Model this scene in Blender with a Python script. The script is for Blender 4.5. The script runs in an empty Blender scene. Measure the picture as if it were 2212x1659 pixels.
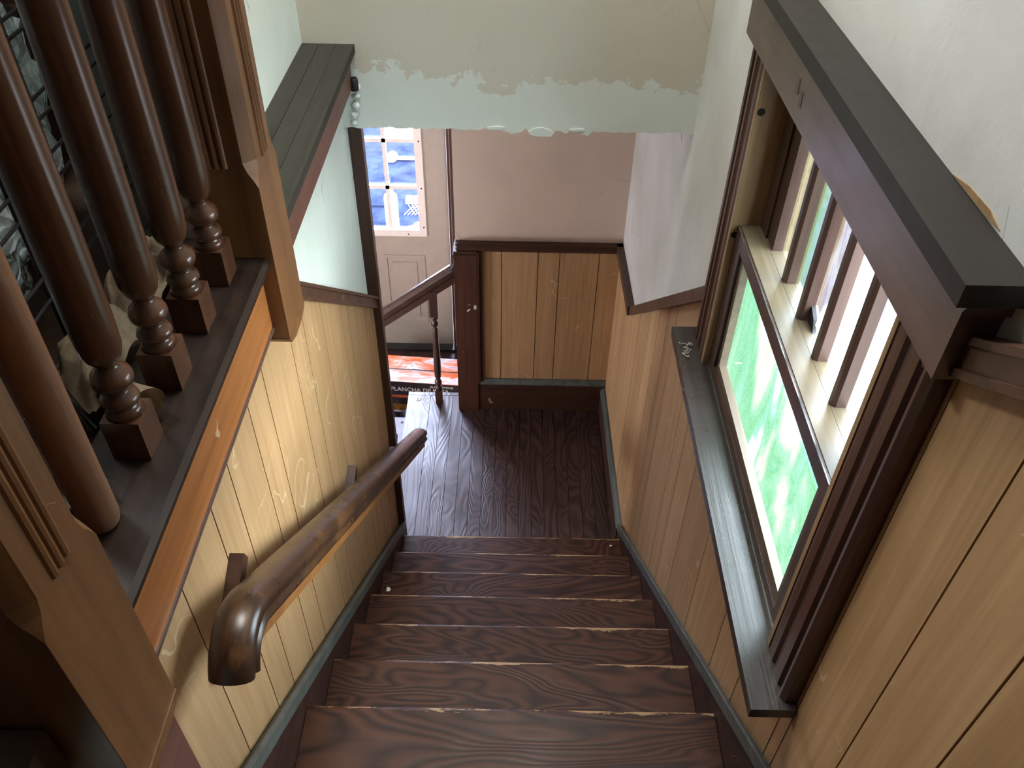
import bpy, bmesh, math, random
from mathutils import Vector, Matrix, noise as mnoise
random.seed(7)
sc = bpy.context.scene
COL = sc.collection
PI = math.pi

# ------------------------------------------------------------------ camera
cam = bpy.data.cameras.new('camera'); camo = bpy.data.objects.new('camera', cam); COL.objects.link(camo)
sc.camera = camo
FPX = 1833.8
cam.sensor_fit = 'HORIZONTAL'; cam.sensor_width = 36.0; cam.lens = 36.0 * FPX / 2212.0
cam.clip_start = 0.02; cam.clip_end = 500
_p, _r = 0.73268, 0.018954
fw = Vector((0, math.cos(_p), -math.sin(_p))); rt = Vector((1, 0, 0)); up = rt.cross(fw)
rt2 = math.cos(_r) * rt + math.sin(_r) * up; up2 = -math.sin(_r) * rt + math.cos(_r) * up
M = Matrix(((rt2.x, up2.x, -fw.x, 0.52182), (rt2.y, up2.y, -fw.y, -2.6165), (rt2.z, up2.z, -fw.z, 3.57169), (0, 0, 0, 1)))
camo.matrix_world = M

# ------------------------------------------------------------------ world, lights, exposure
w = bpy.data.worlds.new('sky'); sc.world = w; w.use_nodes = True
bg = w.node_tree.nodes['Background']
bg.inputs['Color'].default_value = (0.62, 0.72, 1.0, 1); bg.inputs['Strength'].default_value = 40.0

def portal(loc, rot, sx, sy):
    l = bpy.data.lights.new('window_portal', 'AREA'); l.shape = 'RECTANGLE'; l.size = sx; l.size_y = sy
    l.cycles.is_portal = True
    o = bpy.data.objects.new('window_portal', l); COL.objects.link(o); o.location = loc; o.rotation_euler = rot
    return o
portal((-0.38, 2.36, 1.04), (-PI / 2, 0, 0), 0.66, 1.02)          # glass of the entrance door
portal((-0.38, 2.36, 2.0), (-PI / 2, 0, 0), 0.95, 0.44)            # transom over the entrance door
portal((1.40, -1.21, 2.45), (0, -PI / 2, 0), 0.90, 0.92)            # stained glass window
GLASS_E = 0.82                                                     # backlit stained glass (daylight behind it)
l = bpy.data.lights.new('stairwell_fill_light', 'AREA'); l.shape = 'RECTANGLE'; l.size = 1.0; l.size_y = 1.0; l.energy = 38; l.color = (1.0, 0.99, 0.97)  # unseen fill light added overhead to lift the stairwell's ambient light
lo = bpy.data.objects.new('stairwell_fill_light', l); COL.objects.link(lo); lo.location = (0.45, -0.65, 5.17)
l3 = bpy.data.lights.new('sack_fill_light', 'AREA'); l3.shape = 'DISK'; l3.size = 0.5; l3.energy = 22; l3.color = (0.92, 0.97, 1.0)  # unseen fill light added above the plastic sack to brighten it
lo3 = bpy.data.objects.new('sack_fill_light', l3); COL.objects.link(lo3); lo3.location = (-1.1, -1.05, 5.12)
l2 = bpy.data.lights.new('entry_fill_light', 'AREA'); l2.shape = 'RECTANGLE'; l2.size = 0.5; l2.size_y = 0.34; l2.energy = 20; l2.color = (0.88, 0.93, 1.0)  # unseen fill light added low in the entry to brighten the landing
lo2 = bpy.data.objects.new('entry_fill_light', l2); COL.objects.link(lo2); lo2.location = (-1.93, 0.33, 0.55); lo2.rotation_euler = (0, -PI / 2, 0)
sn = bpy.data.lights.new('hazy_sun', 'SUN'); sn.energy = 8.0; sn.angle = math.radians(48); sn.color = (1.0, 0.97, 0.92)
so = bpy.data.objects.new('hazy_sun', sn); COL.objects.link(so); so.location = (8, -2, 4)
so.rotation_euler = Vector((-1.0, 0.14, -0.24)).to_track_quat('-Z', 'Y').to_euler()
sc.view_settings.view_transform = 'Standard'; sc.view_settings.look = 'None'
sc.view_settings.gamma = 1.0; sc.view_settings.use_curve_mapping = False
sc.view_settings.exposure = 1.05
try:
    sc.cycles.max_bounces = 8; sc.cycles.diffuse_bounces = 5; sc.cycles.transparent_max_bounces = 12
    sc.cycles.sample_clamp_indirect = 6.0; sc.cycles.use_denoising = True
    sc.cycles.caustics_reflective = False; sc.cycles.caustics_refractive = False
except Exception:
    pass

# ------------------------------------------------------------------ helpers: materials
def s2l(c):
    return tuple(((x / 255) / 12.92 if x <= 10 else (((x / 255) + 0.055) / 1.055) ** 2.4) for x in c)

class NT:
    def __init__(s, name):
        s.m = bpy.data.materials.new(name); s.m.use_nodes = True; s.t = s.m.node_tree
        s.b = s.t.nodes['Principled BSDF']; s.out = s.t.nodes['Material Output']
        s._co = None
    def n(s, typ, **kw):
        nd = s.t.nodes.new(typ)
        for k, v in kw.items():
            if k.startswith('i_'):
                nd.inputs[k[2:].replace('_', ' ')].default_value = v
            else:
                setattr(nd, k, v)
        return nd
    def l(s, a, b): s.t.links.new(a, b)
    def coords(s):
        if s._co is None:
            tc = s.n('ShaderNodeTexCoord'); oi = s.n('ShaderNodeObjectInfo')
            mu = s.n('ShaderNodeMath', operation='MULTIPLY'); mu.inputs[1].default_value = 41.0; s.l(oi.outputs['Random'], mu.inputs[0])
            va = s.n('ShaderNodeVectorMath', operation='ADD'); s.l(tc.outputs['Object'], va.inputs[0]); s.l(mu.outputs[0], va.inputs[1])
            s._co = va.outputs[0]; s._rnd = oi.outputs['Random']; s._obj = tc.outputs['Object']
        return s._co
    def mapping(s, scale, rot=(0, 0, 0), src=None):
        mp = s.n('ShaderNodeMapping'); mp.inputs['Scale'].default_value = scale; mp.inputs['Rotation'].default_value = rot
        s.l(src or s.coords(), mp.inputs['Vector']); return mp.outputs[0]
    def noise(s, vec, scale=1, detail=6, rough=0.6, dist=0.0):
        n = s.n('ShaderNodeTexNoise'); n.inputs['Scale'].default_value = scale; n.inputs['Detail'].default_value = detail
        n.inputs['Roughness'].default_value = rough; n.inputs['Distortion'].default_value = dist
        s.l(vec, n.inputs['Vector']); return n.outputs['Fac']
    def ramp(s, fac, stops, interp='LINEAR'):
        r = s.n('ShaderNodeValToRGB'); r.color_ramp.interpolation = interp
        e = r.color_ramp.elements
        while len(e) < len(stops): e.new(0.5)
        for k, (p, c) in enumerate(stops):
            e[k].position = p; e[k].color = (c[0], c[1], c[2], 1) if hasattr(c, '__len__') else (c, c, c, 1)
        s.l(fac, r.inputs['Fac']); return r.outputs['Color']
    def mix(s, fac, a, b, blend='MIX'):
        m = s.n('ShaderNodeMix', data_type='RGBA', blend_type=blend)
        for sock, v in ((m.inputs['Factor'], fac), (m.inputs['A'], a), (m.inputs['B'], b)):
            pass
        ins = [m.inputs[0], m.inputs[6], m.inputs[7]]
        for sock, v in zip(ins, (fac, a, b)):
            if isinstance(v, (int, float)): sock.default_value = v if sock is ins[0] else (v, v, v, 1)
            elif isinstance(v, tuple): sock.default_value = (v[0], v[1], v[2], 1)
            else: s.l(v, sock)
        return m.outputs[2]
    def math(s, op, a, b=None):
        m = s.n('ShaderNodeMath', operation=op)
        for k, v in enumerate((a, b)):
            if v is None: continue
            if isinstance(v, (int, float)): m.inputs[k].default_value = v
            else: s.l(v, m.inputs[k])
        return m.outputs[0]
    def scratches(s, scale, width, mscale, mlo, vec=None):
        v = vec or s.coords()
        f = s.noise(v, scale, 2, 0.5, 0.6)
        a = s.math('ABSOLUTE', s.math('SUBTRACT', f, 0.5))
        line = s.math('LESS_THAN', a, width)
        mk = s.noise(s.mapping((1, 1, 1), src=v), mscale, 2)
        mk = s.math('GREATER_THAN', mk, mlo)
        return s.math('MULTIPLY', line, mk)
    def bump(s, fac, strength=0.3, dist=0.002):
        b = s.n('ShaderNodeBump'); b.inputs['Strength'].default_value = strength; b.inputs['Distance'].default_value = dist
        s.l(fac, b.inputs['Height']); s.l(b.outputs[0], s.b.inputs['Normal'])
    def col(s, c):
        if isinstance(c, tuple): s.b.inputs['Base Color'].default_value = (*c, 1)
        else: s.l(c, s.b.inputs['Base Color'])

def wood(name, dark, light, axis, rough=0.35, cross=38, along=1.6, bump=0.25, wear=None, wear_amt=0.0, swirl=0.0, tint=0.12, scratch=0.0, spec=0.5, nosing=0.0):
    t = NT(name); D, L = s2l(dark), s2l(light)
    sc_ = [cross] * 3; sc_['xyz'.index(axis)] = along
    v = t.mapping(tuple(sc_))
    if swirl:
        sw = [3.2] * 3; sw['xyz'.index(axis)] = 0.9
        nz = t.noise(t.mapping(tuple(sw)), 1.0, 2, 0.45, swirl)
        g = t.math('FRACT', t.math('MULTIPLY', nz, 26.0))
        g = t.math('ABSOLUTE', t.math('SUBTRACT', g, 0.5)); g = t.math('MULTIPLY', g, 2.0)
        f2 = t.noise(v, 1.0, 5, 0.6)
        f = t.math('ADD', t.math('MULTIPLY', g, 0.55), t.math('MULTIPLY', f2, 0.5))
    else:
        f = t.noise(v, 1.0, 7, 0.62, 0.4)
    c = t.ramp(f, [(0.28, D), (0.72, L)])
    big = t.noise(t.coords(), 3.0, 3)
    c = t.mix(t.math('MULTIPLY', big, tint * 2), c, (D[0] * 0.6, D[1] * 0.6, D[2] * 0.6))
    if wear_amt:
        wn = t.noise(t.mapping(tuple(x * 0.35 for x in sc_)), 1.0, 6, 0.7)
        wm = t.ramp(wn, [(1 - wear_amt - 0.12, 0.0), (1 - wear_amt + 0.06, 1.0)])
        c = t.mix(wm, c, s2l(wear))
    if nosing:
        sp = t.n('ShaderNodeSeparateXYZ'); t.coords(); t.l(t._obj, sp.inputs[0])
        wn = t.noise(t.mapping((5, 22, 22)), 1.0, 5, 0.7)
        lim = t.math('SUBTRACT', nosing + 0.004, t.math('MULTIPLY', t.math('SUBTRACT', wn, 0.42), 0.10))
        c = t.mix(t.math('GREATER_THAN', sp.outputs['Y'], lim), c, s2l((150, 120, 84)))
    if scratch:
        c = t.mix(t.math('MULTIPLY', t.scratches(5.5, 0.0018, 3.0, 0.62), scratch), c, s2l((205, 180, 140)))
    t.col(c)
    rr = t.math('ADD', t.math('MULTIPLY', t.noise(t.coords(), 9.0, 4), 0.24), rough - 0.12)
    t.l(rr, t.b.inputs['Roughness'])
    t.b.inputs['Specular IOR Level'].default_value = spec
    if bump: t.bump(f, bump, 0.0015)
    return t.m

def panel_mat(name, base, dark, axis='z', scr=0.5):
    t = NT(name); B, D = s2l(base), s2l(dark)
    v = t.mapping((70, 70, 2.2)); f = t.noise(v, 1.0, 7, 0.65, 0.3)
    v2 = t.mapping((9, 9, 0.8)); f2 = t.noise(v2, 1.0, 3, 0.5, 1.2)
    c = t.ramp(t.math('ADD', t.math('MULTIPLY', f, 0.6), t.math('MULTIPLY', f2, 0.4)), [(0.3, D), (0.62, B)])
    hv = t.n('ShaderNodeHueSaturation'); t.l(c, hv.inputs['Color'])
    t.coords()
    t.l(t.math('ADD', t.math('MULTIPLY', t._rnd, 0.14), 0.93), hv.inputs['Value']); c = hv.outputs[0]
    geo = t.n('ShaderNodeNewGeometry')
    if scr:
        s1 = t.scratches(3.2, 0.0032, 2.3, 0.56, geo.outputs['Position'])
        s2 = t.scratches(9.0, 0.0045, 4.0, 0.63, geo.outputs['Position'])
        c = t.mix(t.math('MULTIPLY', t.math('MAXIMUM', s1, s2), scr), c, s2l((222, 200, 165)))
        dm = t.ramp(t.noise(geo.outputs['Position'], 2.2, 4), [(0.55, 0.0), (0.75, 0.35)])
        c = t.mix(dm, c, (D[0] * .8, D[1] * .8, D[2] * .8))
    t.col(c); t.b.inputs['Roughness'].default_value = 0.5
    t.bump(f, 0.12, 0.001)
    return t.m

def plaster(name, base, stain, patch=None, seed=0.0, bump=0.15, edge=None):
    t = NT(name); B = s2l(base)
    geo = t.n('ShaderNodeNewGeometry'); P = geo.outputs['Position']
    mp = t.n('ShaderNodeMapping'); mp.inputs['Location'].default_value = (seed, seed * 0.7, seed * 1.3); t.l(P, mp.inputs['Vector']); v = mp.outputs[0]
    n1 = t.noise(v, 1.6, 5, 0.6)
    c = t.ramp(n1, [(0.35, s2l(stain)), (0.62, B)])
    n2 = t.noise(v, 5.0, 6, 0.7, 0.5)
    if patch:
        sep = t.n('ShaderNodeSeparateXYZ'); t.l(P, sep.inputs[0])
        h = t.math('ADD', sep.outputs['Z'], t.math('MULTIPLY', t.math('SUBTRACT', n2, 0.5), 0.35))
        h = t.math('ADD', h, t.math('MULTIPLY', sep.outputs['X'], 0.08))
        c = t.mix(t.math('LESS_THAN', h, edge), c, t.ramp(n1, [(0.35, s2l(patch)), (0.6, tuple(x * 1.06 for x in s2l(patch)))]))
    sp = t.noise(t.mapping((3, 3, 1), src=v), 12.0, 3, 0.7)
    c = t.mix(t.ramp(sp, [(0.68, 0.0), (0.78, 0.45)]), c, tuple(x * 0.55 for x in B))
    cr = t.scratches(2.1, 0.0022, 2.0, 0.60, v)
    c = t.mix(t.math('MULTIPLY', cr, 0.5), c, tuple(x * 0.4 for x in B))
    t.col(c); t.b.inputs['Roughness'].default_value = 0.75; t.b.inputs['Specular IOR Level'].default_value = 0.25
    t.bump(t.math('ADD', n2, t.math('MULTIPLY', t.noise(v, 22, 4), 0.1)), bump, 0.012)
    return t.m

def plain(name, col, rough=0.5, metal=0.0, spec=0.5, nz=0.12, nscale=14, bump=0.0):
    t = NT(name); B = s2l(col)
    f = t.noise(t.coords(), nscale, 5, 0.65)
    t.col(t.ramp(f, [(0.3, tuple(x * (1 - nz * 2) for x in B)), (0.7, tuple(min(1, x * (1 + nz)) for x in B))]))
    t.b.inputs['Roughness'].default_value = rough; t.b.inputs['Metallic'].default_value = metal
    t.b.inputs['Specular IOR Level'].default_value = spec
    if bump: t.bump(f, bump, 0.004)
    return t.m

MT = {}
MT['tread'] = wood('stained_tread', (44, 22, 15), (84, 51, 34), 'x', 0.46, 45, 1.4, 0.55, (150, 118, 84), 0.0, swirl=1.2, tint=0.3, scratch=0.0, nosing=0.1401, spec=0.22)
MT['riser'] = wood('stained_riser', (40, 24, 20), (66, 42, 34), 'x', 0.45)
MT['skirt'] = wood('stained_skirt', (44, 25, 20), (70, 43, 35), 'y', 0.45, scratch=0.4, spec=0.3)
MT['skirt_mould'] = wood('worn_green_grey_moulding', (60, 66, 64), (104, 110, 106), 'y', 0.4, 30, 2, 0.3)
MT['floorboard'] = wood('stained_floorboard', (42, 28, 27), (76, 54, 50), 'y', 0.36, 34, 1.2, 0.6, swirl=0.9, tint=0.25, scratch=0.0)
MT['dark_x'] = wood('dark_trim_along_x', (46, 28, 20), (80, 52, 38), 'x', 0.36, scratch=0.45)
MT['dark_y'] = wood('dark_trim_along_y', (54, 34, 26), (90, 62, 48), 'y', 0.36, scratch=0.5)
MT['dark_z'] = wood('dark_trim_along_z', (46, 28, 22), (80, 52, 40), 'z', 0.36, scratch=0.45)
MT['newel_low'] = wood('red_brown_newel', (58, 33, 22), (92, 56, 38), 'z', 0.4, scratch=0.6)
MT['facia'] = wood('orange_brown_fascia', (128, 76, 40), (178, 114, 64), 'y', 0.34, 34, 1.2, 0.25, scratch=0.5, tint=0.12)
MT['cap'] = wood('dark_cap_wood', (28, 21, 18), (50, 37, 30), 'y', 0.3, scratch=0.3, spec=0.35)
MT['dust'] = wood('dusty_dark_cap', (44, 43, 37), (62, 60, 53), 'y', 0.7, 20, 1.0, 0.1, spec=0.2, scratch=0.4)
MT['red_face'] = wood('red_brown_board', (84, 50, 40), (110, 70, 58), 'y', 0.5, 26, 1.2, 0.1, scratch=0.5)
MT['newel'] = wood('newel_wood', (88, 56, 32), (136, 94, 56), 'z', 0.4, 30, 1.2, 0.2, scratch=0.6, tint=0.2)
MT['baluster'] = wood('turned_dark_wood', (58, 36, 26), (100, 66, 46), 'z', 0.24, 34, 1.4, 0.12, tint=0.25)
MT['dowel'] = wood('plain_brown_dowel', (92, 60, 40), (130, 90, 62), 'z', 0.5, 60, 2.0, 0.3)
MT['rail'] = wood('worn_handrail', (36, 23, 16), (66, 44, 30), 'y', 0.3, 26, 1.2, 0.2, (124, 84, 48), 0.31, scratch=0.7)
MT['rail_under'] = wood('orange_brown_rail_underside', (120, 74, 34), (160, 106, 56), 'y', 0.45, 26, 1.2, 0.15, scratch=0.4)
MT['case'] = wood('window_casing_wood', (52, 32, 26), (92, 62, 52), 'z', 0.34, 34, 1.2, 0.2, scratch=0.25)
MT['case_y'] = wood('window_header_wood', (72, 52, 46), (106, 80, 72), 'y', 0.34, 40, 1.4, 0.4, scratch=0.3, tint=0.2, spec=1.0)
MT['capdark'] = wood('dark_window_cap', (26, 22, 19), (42, 36, 32), 'y', 0.5, 30, 1.2, 0.12, spec=0.3)
MT['sill'] = wood('black_brown_sill', (34, 28, 26), (56, 48, 44), 'y', 0.3, 60, 1.4, 0.5, (150, 110, 76), 0.13, spec=0.6)
MT['sash'] = wood('sash_wood', (46, 30, 24), (78, 54, 44), 'z', 0.35)
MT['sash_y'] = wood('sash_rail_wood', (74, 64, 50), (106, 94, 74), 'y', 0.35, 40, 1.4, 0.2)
MT['bead'] = wood('pale_worn_glazing_bead', (74, 60, 48), (104, 88, 72), 'y', 0.45)
MT['jamb'] = wood('bare_jamb_wood', (120, 92, 62), (168, 138, 98), 'z', 0.45)
MT['panel'] = panel_mat('tan_panelling', (180, 145, 106), (150, 114, 76), scr=0.45)
MT['groove'] = plain('dark_panel_joint', (70, 42, 22), 0.8)
MT['white_left'] = plaster('white_plaster_left', (214, 222, 214), (196, 206, 198), seed=3.1)
MT['white_right'] = plaster('grey_white_plaster_right', (200, 200, 198), (180, 178, 172), seed=7.7)
MT['header'] = plaster('patched_header_plaster', (186, 180, 162), (186, 184, 172), (196, 202, 195), 1.3, 0.2, 2.545)
MT['pink'] = plaster('dusty_pink_paint', (214, 194, 178), (202, 182, 166), seed=5.0, bump=0.15)
MT['flake'] = plain('loose_plaster_flake', (206, 204, 190), 0.8)
MT['ceiling'] = plain('white_ceiling', (220, 218, 210), 0.9)
MT['door'] = plain('beige_door_paint', (170, 160, 146), 0.5, nz=0.03)
MT['lite'] = plain('white_lite_frame', (236, 230, 220), 0.4, nz=0.02)
MT['black'] = plain('near_black', (16, 14, 14), 0.6)
MT['threshold'] = plain('dark_threshold', (44, 38, 36), 0.5, bump=0.2)
MT['asphalt'] = plain('blue_grey_ground', (24, 29, 42), 0.9, spec=0.0, nz=0.3, nscale=5)
MT['white'] = plain('white_enamel', (240, 240, 240), 0.4, nz=0.02)
MT['redbar'] = plain('pale_red_paint', (214, 90, 80), 0.5)
MT['greyfloor'] = plain('grey_brown_step', (112, 104, 110), 0.5, bump=0.1)
MT['wire'] = plain('dark_wire', (52, 48, 50), 0.35, 0.6)
MT['steel'] = plain('grey_steel', (128, 136, 136), 0.4, 0.5)
MT['chrome'] = plain('shiny_tube', (196, 206, 206), 0.15, 1.0)
MT['cloth'] = plain('beige_canvas', (156, 136, 110), 0.9, nz=0.15, nscale=60, bump=0.3)
MT['green'] = plain('dark_green_fabric', (18, 40, 28), 0.8, nz=0.3)
MT['brownbox'] = wood('dark_wardrobe_wood', (44, 28, 18), (72, 48, 30), 'z', 0.5)
MT['black_card'] = plain('black_printed_card', (62, 52, 52), 0.45, nz=0.08)
MT['ink'] = plain('white_ink', (236, 230, 222), 0.5, nz=0.02)
MT['orange_ink'] = plain('orange_ink', (214, 104, 64), 0.5)
MT['food'] = plain('golden_food_print', (206, 146, 66), 0.5, nz=0.45, nscale=40)
MT['bluebag'] = plain('blue_plastic', (30, 84, 160), 0.3)
MT['darkbag'] = plain('dark_plastic', (34, 34, 44), 0.3)
MT['chip'] = plain('white_paint_chip', (214, 214, 206), 0.8)
MT['fluff'] = plain('grey_dust', (150, 146, 136), 0.95)
MT['silver'] = plain('edge_glint_silver', (170, 190, 196), 0.12, 0.9)  # pale tone of a pane edge catching light
MT['reveal_dark'] = plain('darkened_reveal', (10, 10, 9), 0.9, spec=0.0)  # keeps daylit reveals behind the stained glass dark
MT['brass'] = plain('dark_screw', (40, 34, 30), 0.4, 0.8)

def print_mat():
    t = NT('orange_white_print')
    v = t.coords(); n = t.noise(t.mapping((4, 9, 4)), 1.0, 4, 0.55, 1.0); m = t.noise(t.mapping((2, 30, 2)), 1.0, 3, 0.6)
    c = t.ramp(t.math('ADD', t.math('MULTIPLY', n, 0.7), t.math('MULTIPLY', m, 0.3)),
               [(0.34, s2l((110, 104, 108))), (0.42, s2l((206, 190, 186))), (0.48, s2l((214, 128, 100))), (0.56, s2l((206, 84, 34)))])
    t.col(c); t.b.inputs['Roughness'].default_value = 0.2; t.bump(n, 0.3, 0.01); return t.m
MT['print'] = print_mat()

def plastic_mat():
    t = NT('crumpled_clear_plastic')
    v = t.noise(t.coords(), 5.0, 3, 0.6, 1.5)
    vo = t.n('ShaderNodeTexVoronoi', feature='DISTANCE_TO_EDGE'); vo.inputs['Scale'].default_value = 16
    mp = t.n('ShaderNodeVectorMath', operation='ADD'); t.l(t.coords(), mp.inputs[0])
    nz = t.n('ShaderNodeTexNoise'); nz.inputs['Scale'].default_value = 9; t.l(t.coords(), nz.inputs['Vector'])
    vm = t.n('ShaderNodeVectorMath', operation='SCALE'); vm.inputs['Scale'].default_value = 0.22; t.l(nz.outputs['Color'], vm.inputs[0])
    t.l(vm.outputs[0], mp.inputs[1]); t.l(mp.outputs[0], vo.inputs['Vector'])
    h = t.math('ADD', t.math('MULTIPLY', vo.outputs['Distance'], 2.0), v)
    t.col(t.ramp(v, [(0.3, s2l((140, 150, 148))), (0.7, s2l((214, 222, 220)))]))
    t.b.inputs['Roughness'].default_value = 0.18; t.bump(h, 0.9, 0.03); t.b.inputs['Specular IOR Level'].default_value = 0.9
    return t.m
MT['plastic'] = plastic_mat()

def stained(name, stops, stretch, seed, strength, clear=1.0):
    """opalescent glass lit from behind by daylight: streaky colour, gives off light like any lit window"""
    t = NT(name)
    tc = t.n('ShaderNodeTexCoord'); mp = t.n('ShaderNodeMapping'); mp.inputs['Location'].default_value = (seed, seed, seed)
    mp.inputs['Rotation'].default_value = (math.radians(24), 0, 0)
    mp.inputs['Scale'].default_value = stretch; t.l(tc.outputs['Object'], mp.inputs['Vector'])
    f = t.noise(mp.outputs[0], 1.0, 4, 0.55, 0.9)
    c = t.ramp(f, stops)
    g = t.noise(tc.outputs['Object'], 160.0, 2, 0.6)
    c = t.mix(t.ramp(g, [(0.4, 0.0), (0.7, 0.10)]), c, (1, 1, 1))
    em = t.n('ShaderNodeEmission'); t.l(c, em.inputs['Color']); em.inputs['Strength'].default_value = strength
    gl = t.n('ShaderNodeBsdfGlossy'); gl.inputs['Roughness'].default_value = 0.15; gl.inputs['Color'].default_value = (1, 1, 1, 1)
    mx = t.n('ShaderNodeMixShader'); mx.inputs[0].default_value = 0.05
    tr = t.n('ShaderNodeBsdfTransparent'); tr.inputs['Color'].default_value = (0.575 * clear, 0.59 * clear, 0.53 * clear, 1)
    ad = t.n('ShaderNodeAddShader'); t.l(em.outputs[0], ad.inputs[0]); t.l(tr.outputs[0], ad.inputs[1])
    t.l(ad.outputs[0], mx.inputs[1]); t.l(gl.outputs[0], mx.inputs[2]); t.l(mx.outputs[0], t.out.inputs['Surface'])
    return t.m
W_ = (1.0, 0.93, 0.93)
MT['glass_big'] = stained('streaky_green_glass', [(0.26, (0.34, 0.34, 0.66)), (0.35, W_), (0.42, (0.17, 0.38, 0.30)), (0.50, (0.09, 0.30, 0.15)), (0.57, (0.19, 0.38, 0.27)), (0.62, (0.46, 0.36, 0.36)), (0.68, W_)], (1, 6.0, 1.5), 3.0, GLASS_E)
MT['glass_1'] = stained('yellow_cream_glass', [(0.3, (0.55, 0.52, 0.25)), (0.5, (0.85, 0.82, 0.5)), (0.7, (0.7, 0.6, 0.35))], (1, 30, 18), 1.0, GLASS_E * 0.27)
MT['glass_2'] = stained('green_glass', [(0.3, (0.3, 0.8, 0.4)), (0.5, (0.45, 0.75, 0.3)), (0.7, (0.7, 0.85, 0.55))], (1, 14, 4), 8.0, GLASS_E * 0.25)
MT['glass_3'] = stained('amber_white_glass', [(0.3, (0.40, 0.24, 0.12)), (0.45, (0.55, 0.42, 0.30)), (0.55, (0.9, 0.85, 0.8)), (0.7, (0.45, 0.42, 0.25))], (1, 20, 5), 5.0, GLASS_E * 0.34)
MT['glass_4'] = stained('milky_white_glass', [(0.3, (0.7, 0.75, 1.0)), (0.45, W_), (0.7, (1.0, 0.9, 0.85))], (1, 14, 4), 6.0, GLASS_E * 2.2)
MT['glass_5'] = stained('white_green_glass', [(0.3, (0.4, 0.8, 0.55)), (0.42, W_), (0.6, (0.98, 0.98, 0.98)), (0.75, (0.75, 0.75, 1.0))], (1, 12, 3), 2.5, GLASS_E * 1.6)

def clear_glass():
    t = NT('clear_pane')
    tr = t.n('ShaderNodeBsdfTransparent'); gl = t.n('ShaderNodeBsdfGlossy'); gl.inputs['Roughness'].default_value = 0.02
    mx = t.n('ShaderNodeMixShader'); mx.inputs[0].default_value = 0.06
    t.l(tr.outputs[0], mx.inputs[1]); t.l(gl.outputs[0], mx.inputs[2]); t.l(mx.outputs[0], t.out.inputs['Surface']); return t.m
MT['clear'] = clear_glass()

# ------------------------------------------------------------------ helpers: geometry
def box(bm, x0, x1, y0, y1, z0, z1):
    vs = [bm.verts.new((x, y, z)) for x in (x0, x1) for y in (y0, y1) for z in (z0, z1)]
    for f in ((0, 1, 3, 2), (4, 6, 7, 5), (0, 4, 5, 1), (2, 3, 7, 6), (0, 2, 6, 4), (1, 5, 7, 3)):
        bm.faces.new([vs[i] for i in f])
    return vs
def prism(bm, pts, axis, a0, a1):
    """extrude a 2-D outline along an axis; pts are the two other coordinates in xyz order"""
    def P(p, a):
        return {'x': (a, p[0], p[1]), 'y': (p[0], a, p[1]), 'z': (p[0], p[1], a)}[axis]
    A = [bm.verts.new(P(p, a0)) for p in pts]; B = [bm.verts.new(P(p, a1)) for p in pts]
    n = len(pts)
    bm.faces.new(A); bm.faces.new(B[::-1])
    for i in range(n):
        bm.faces.new((A[i], B[i], B[(i + 1) % n], A[(i + 1) % n]))
    return A + B
def lathe(bm, prof, cx, cy, z0, seg=24):
    rings = []
    for r, z in prof:
        rings.append([bm.verts.new((cx + r * math.cos(2 * PI * k / seg), cy + r * math.sin(2 * PI * k / seg), z0 + z)) for k in range(seg)])
    for a, b in zip(rings, rings[1:]):
        for k in range(seg):
            f = bm.faces.new((a[k], a[(k + 1) % seg], b[(k + 1) % seg], b[k])); f.smooth = True
    bm.faces.new(rings[0][::-1]); bm.faces.new(rings[-1])
def sweep(bm, prof, path, upv=Vector((0, 0, 1)), smooth=False):
    """prof: closed list of (side, up) offsets; path: list of points"""
    P = [Vector(p) for p in path]; rings = []
    for i, p in enumerate(P):
        d = (P[min(i + 1, len(P) - 1)] - P[max(i - 1, 0)]).normalized()
        s = d.cross(upv).normalized(); u = s.cross(d).normalized()
        k = 1.0
        if 0 < i < len(P) - 1:
            ca = (P[i] - P[i - 1]).normalized().dot((P[i + 1] - P[i]).normalized()); k = 1 / max(0.5, math.sqrt((1 + ca) / 2))
        rings.append([bm.verts.new(p + s * a + u * (b * k)) for a, b in prof])
    n = len(prof)
    for a, b in zip(rings, rings[1:]):
        for k in range(n):
            f = bm.faces.new((a[k], a[(k + 1) % n], b[(k + 1) % n], b[k])); f.smooth = smooth
    bm.faces.new(rings[0][::-1]); bm.faces.new(rings[-1])
def tube(bm, path, r, seg=8):
    prof = [(r * math.cos(2 * PI * k / seg), r * math.sin(2 * PI * k / seg)) for k in range(seg)]
    d = (Vector(path[-1]) - Vector(path[0])).normalized()
    sweep(bm, prof, path, Vector((0, 0, 1)) if abs(d.z) < 0.9 else Vector((0, 1, 0)), True)

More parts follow.
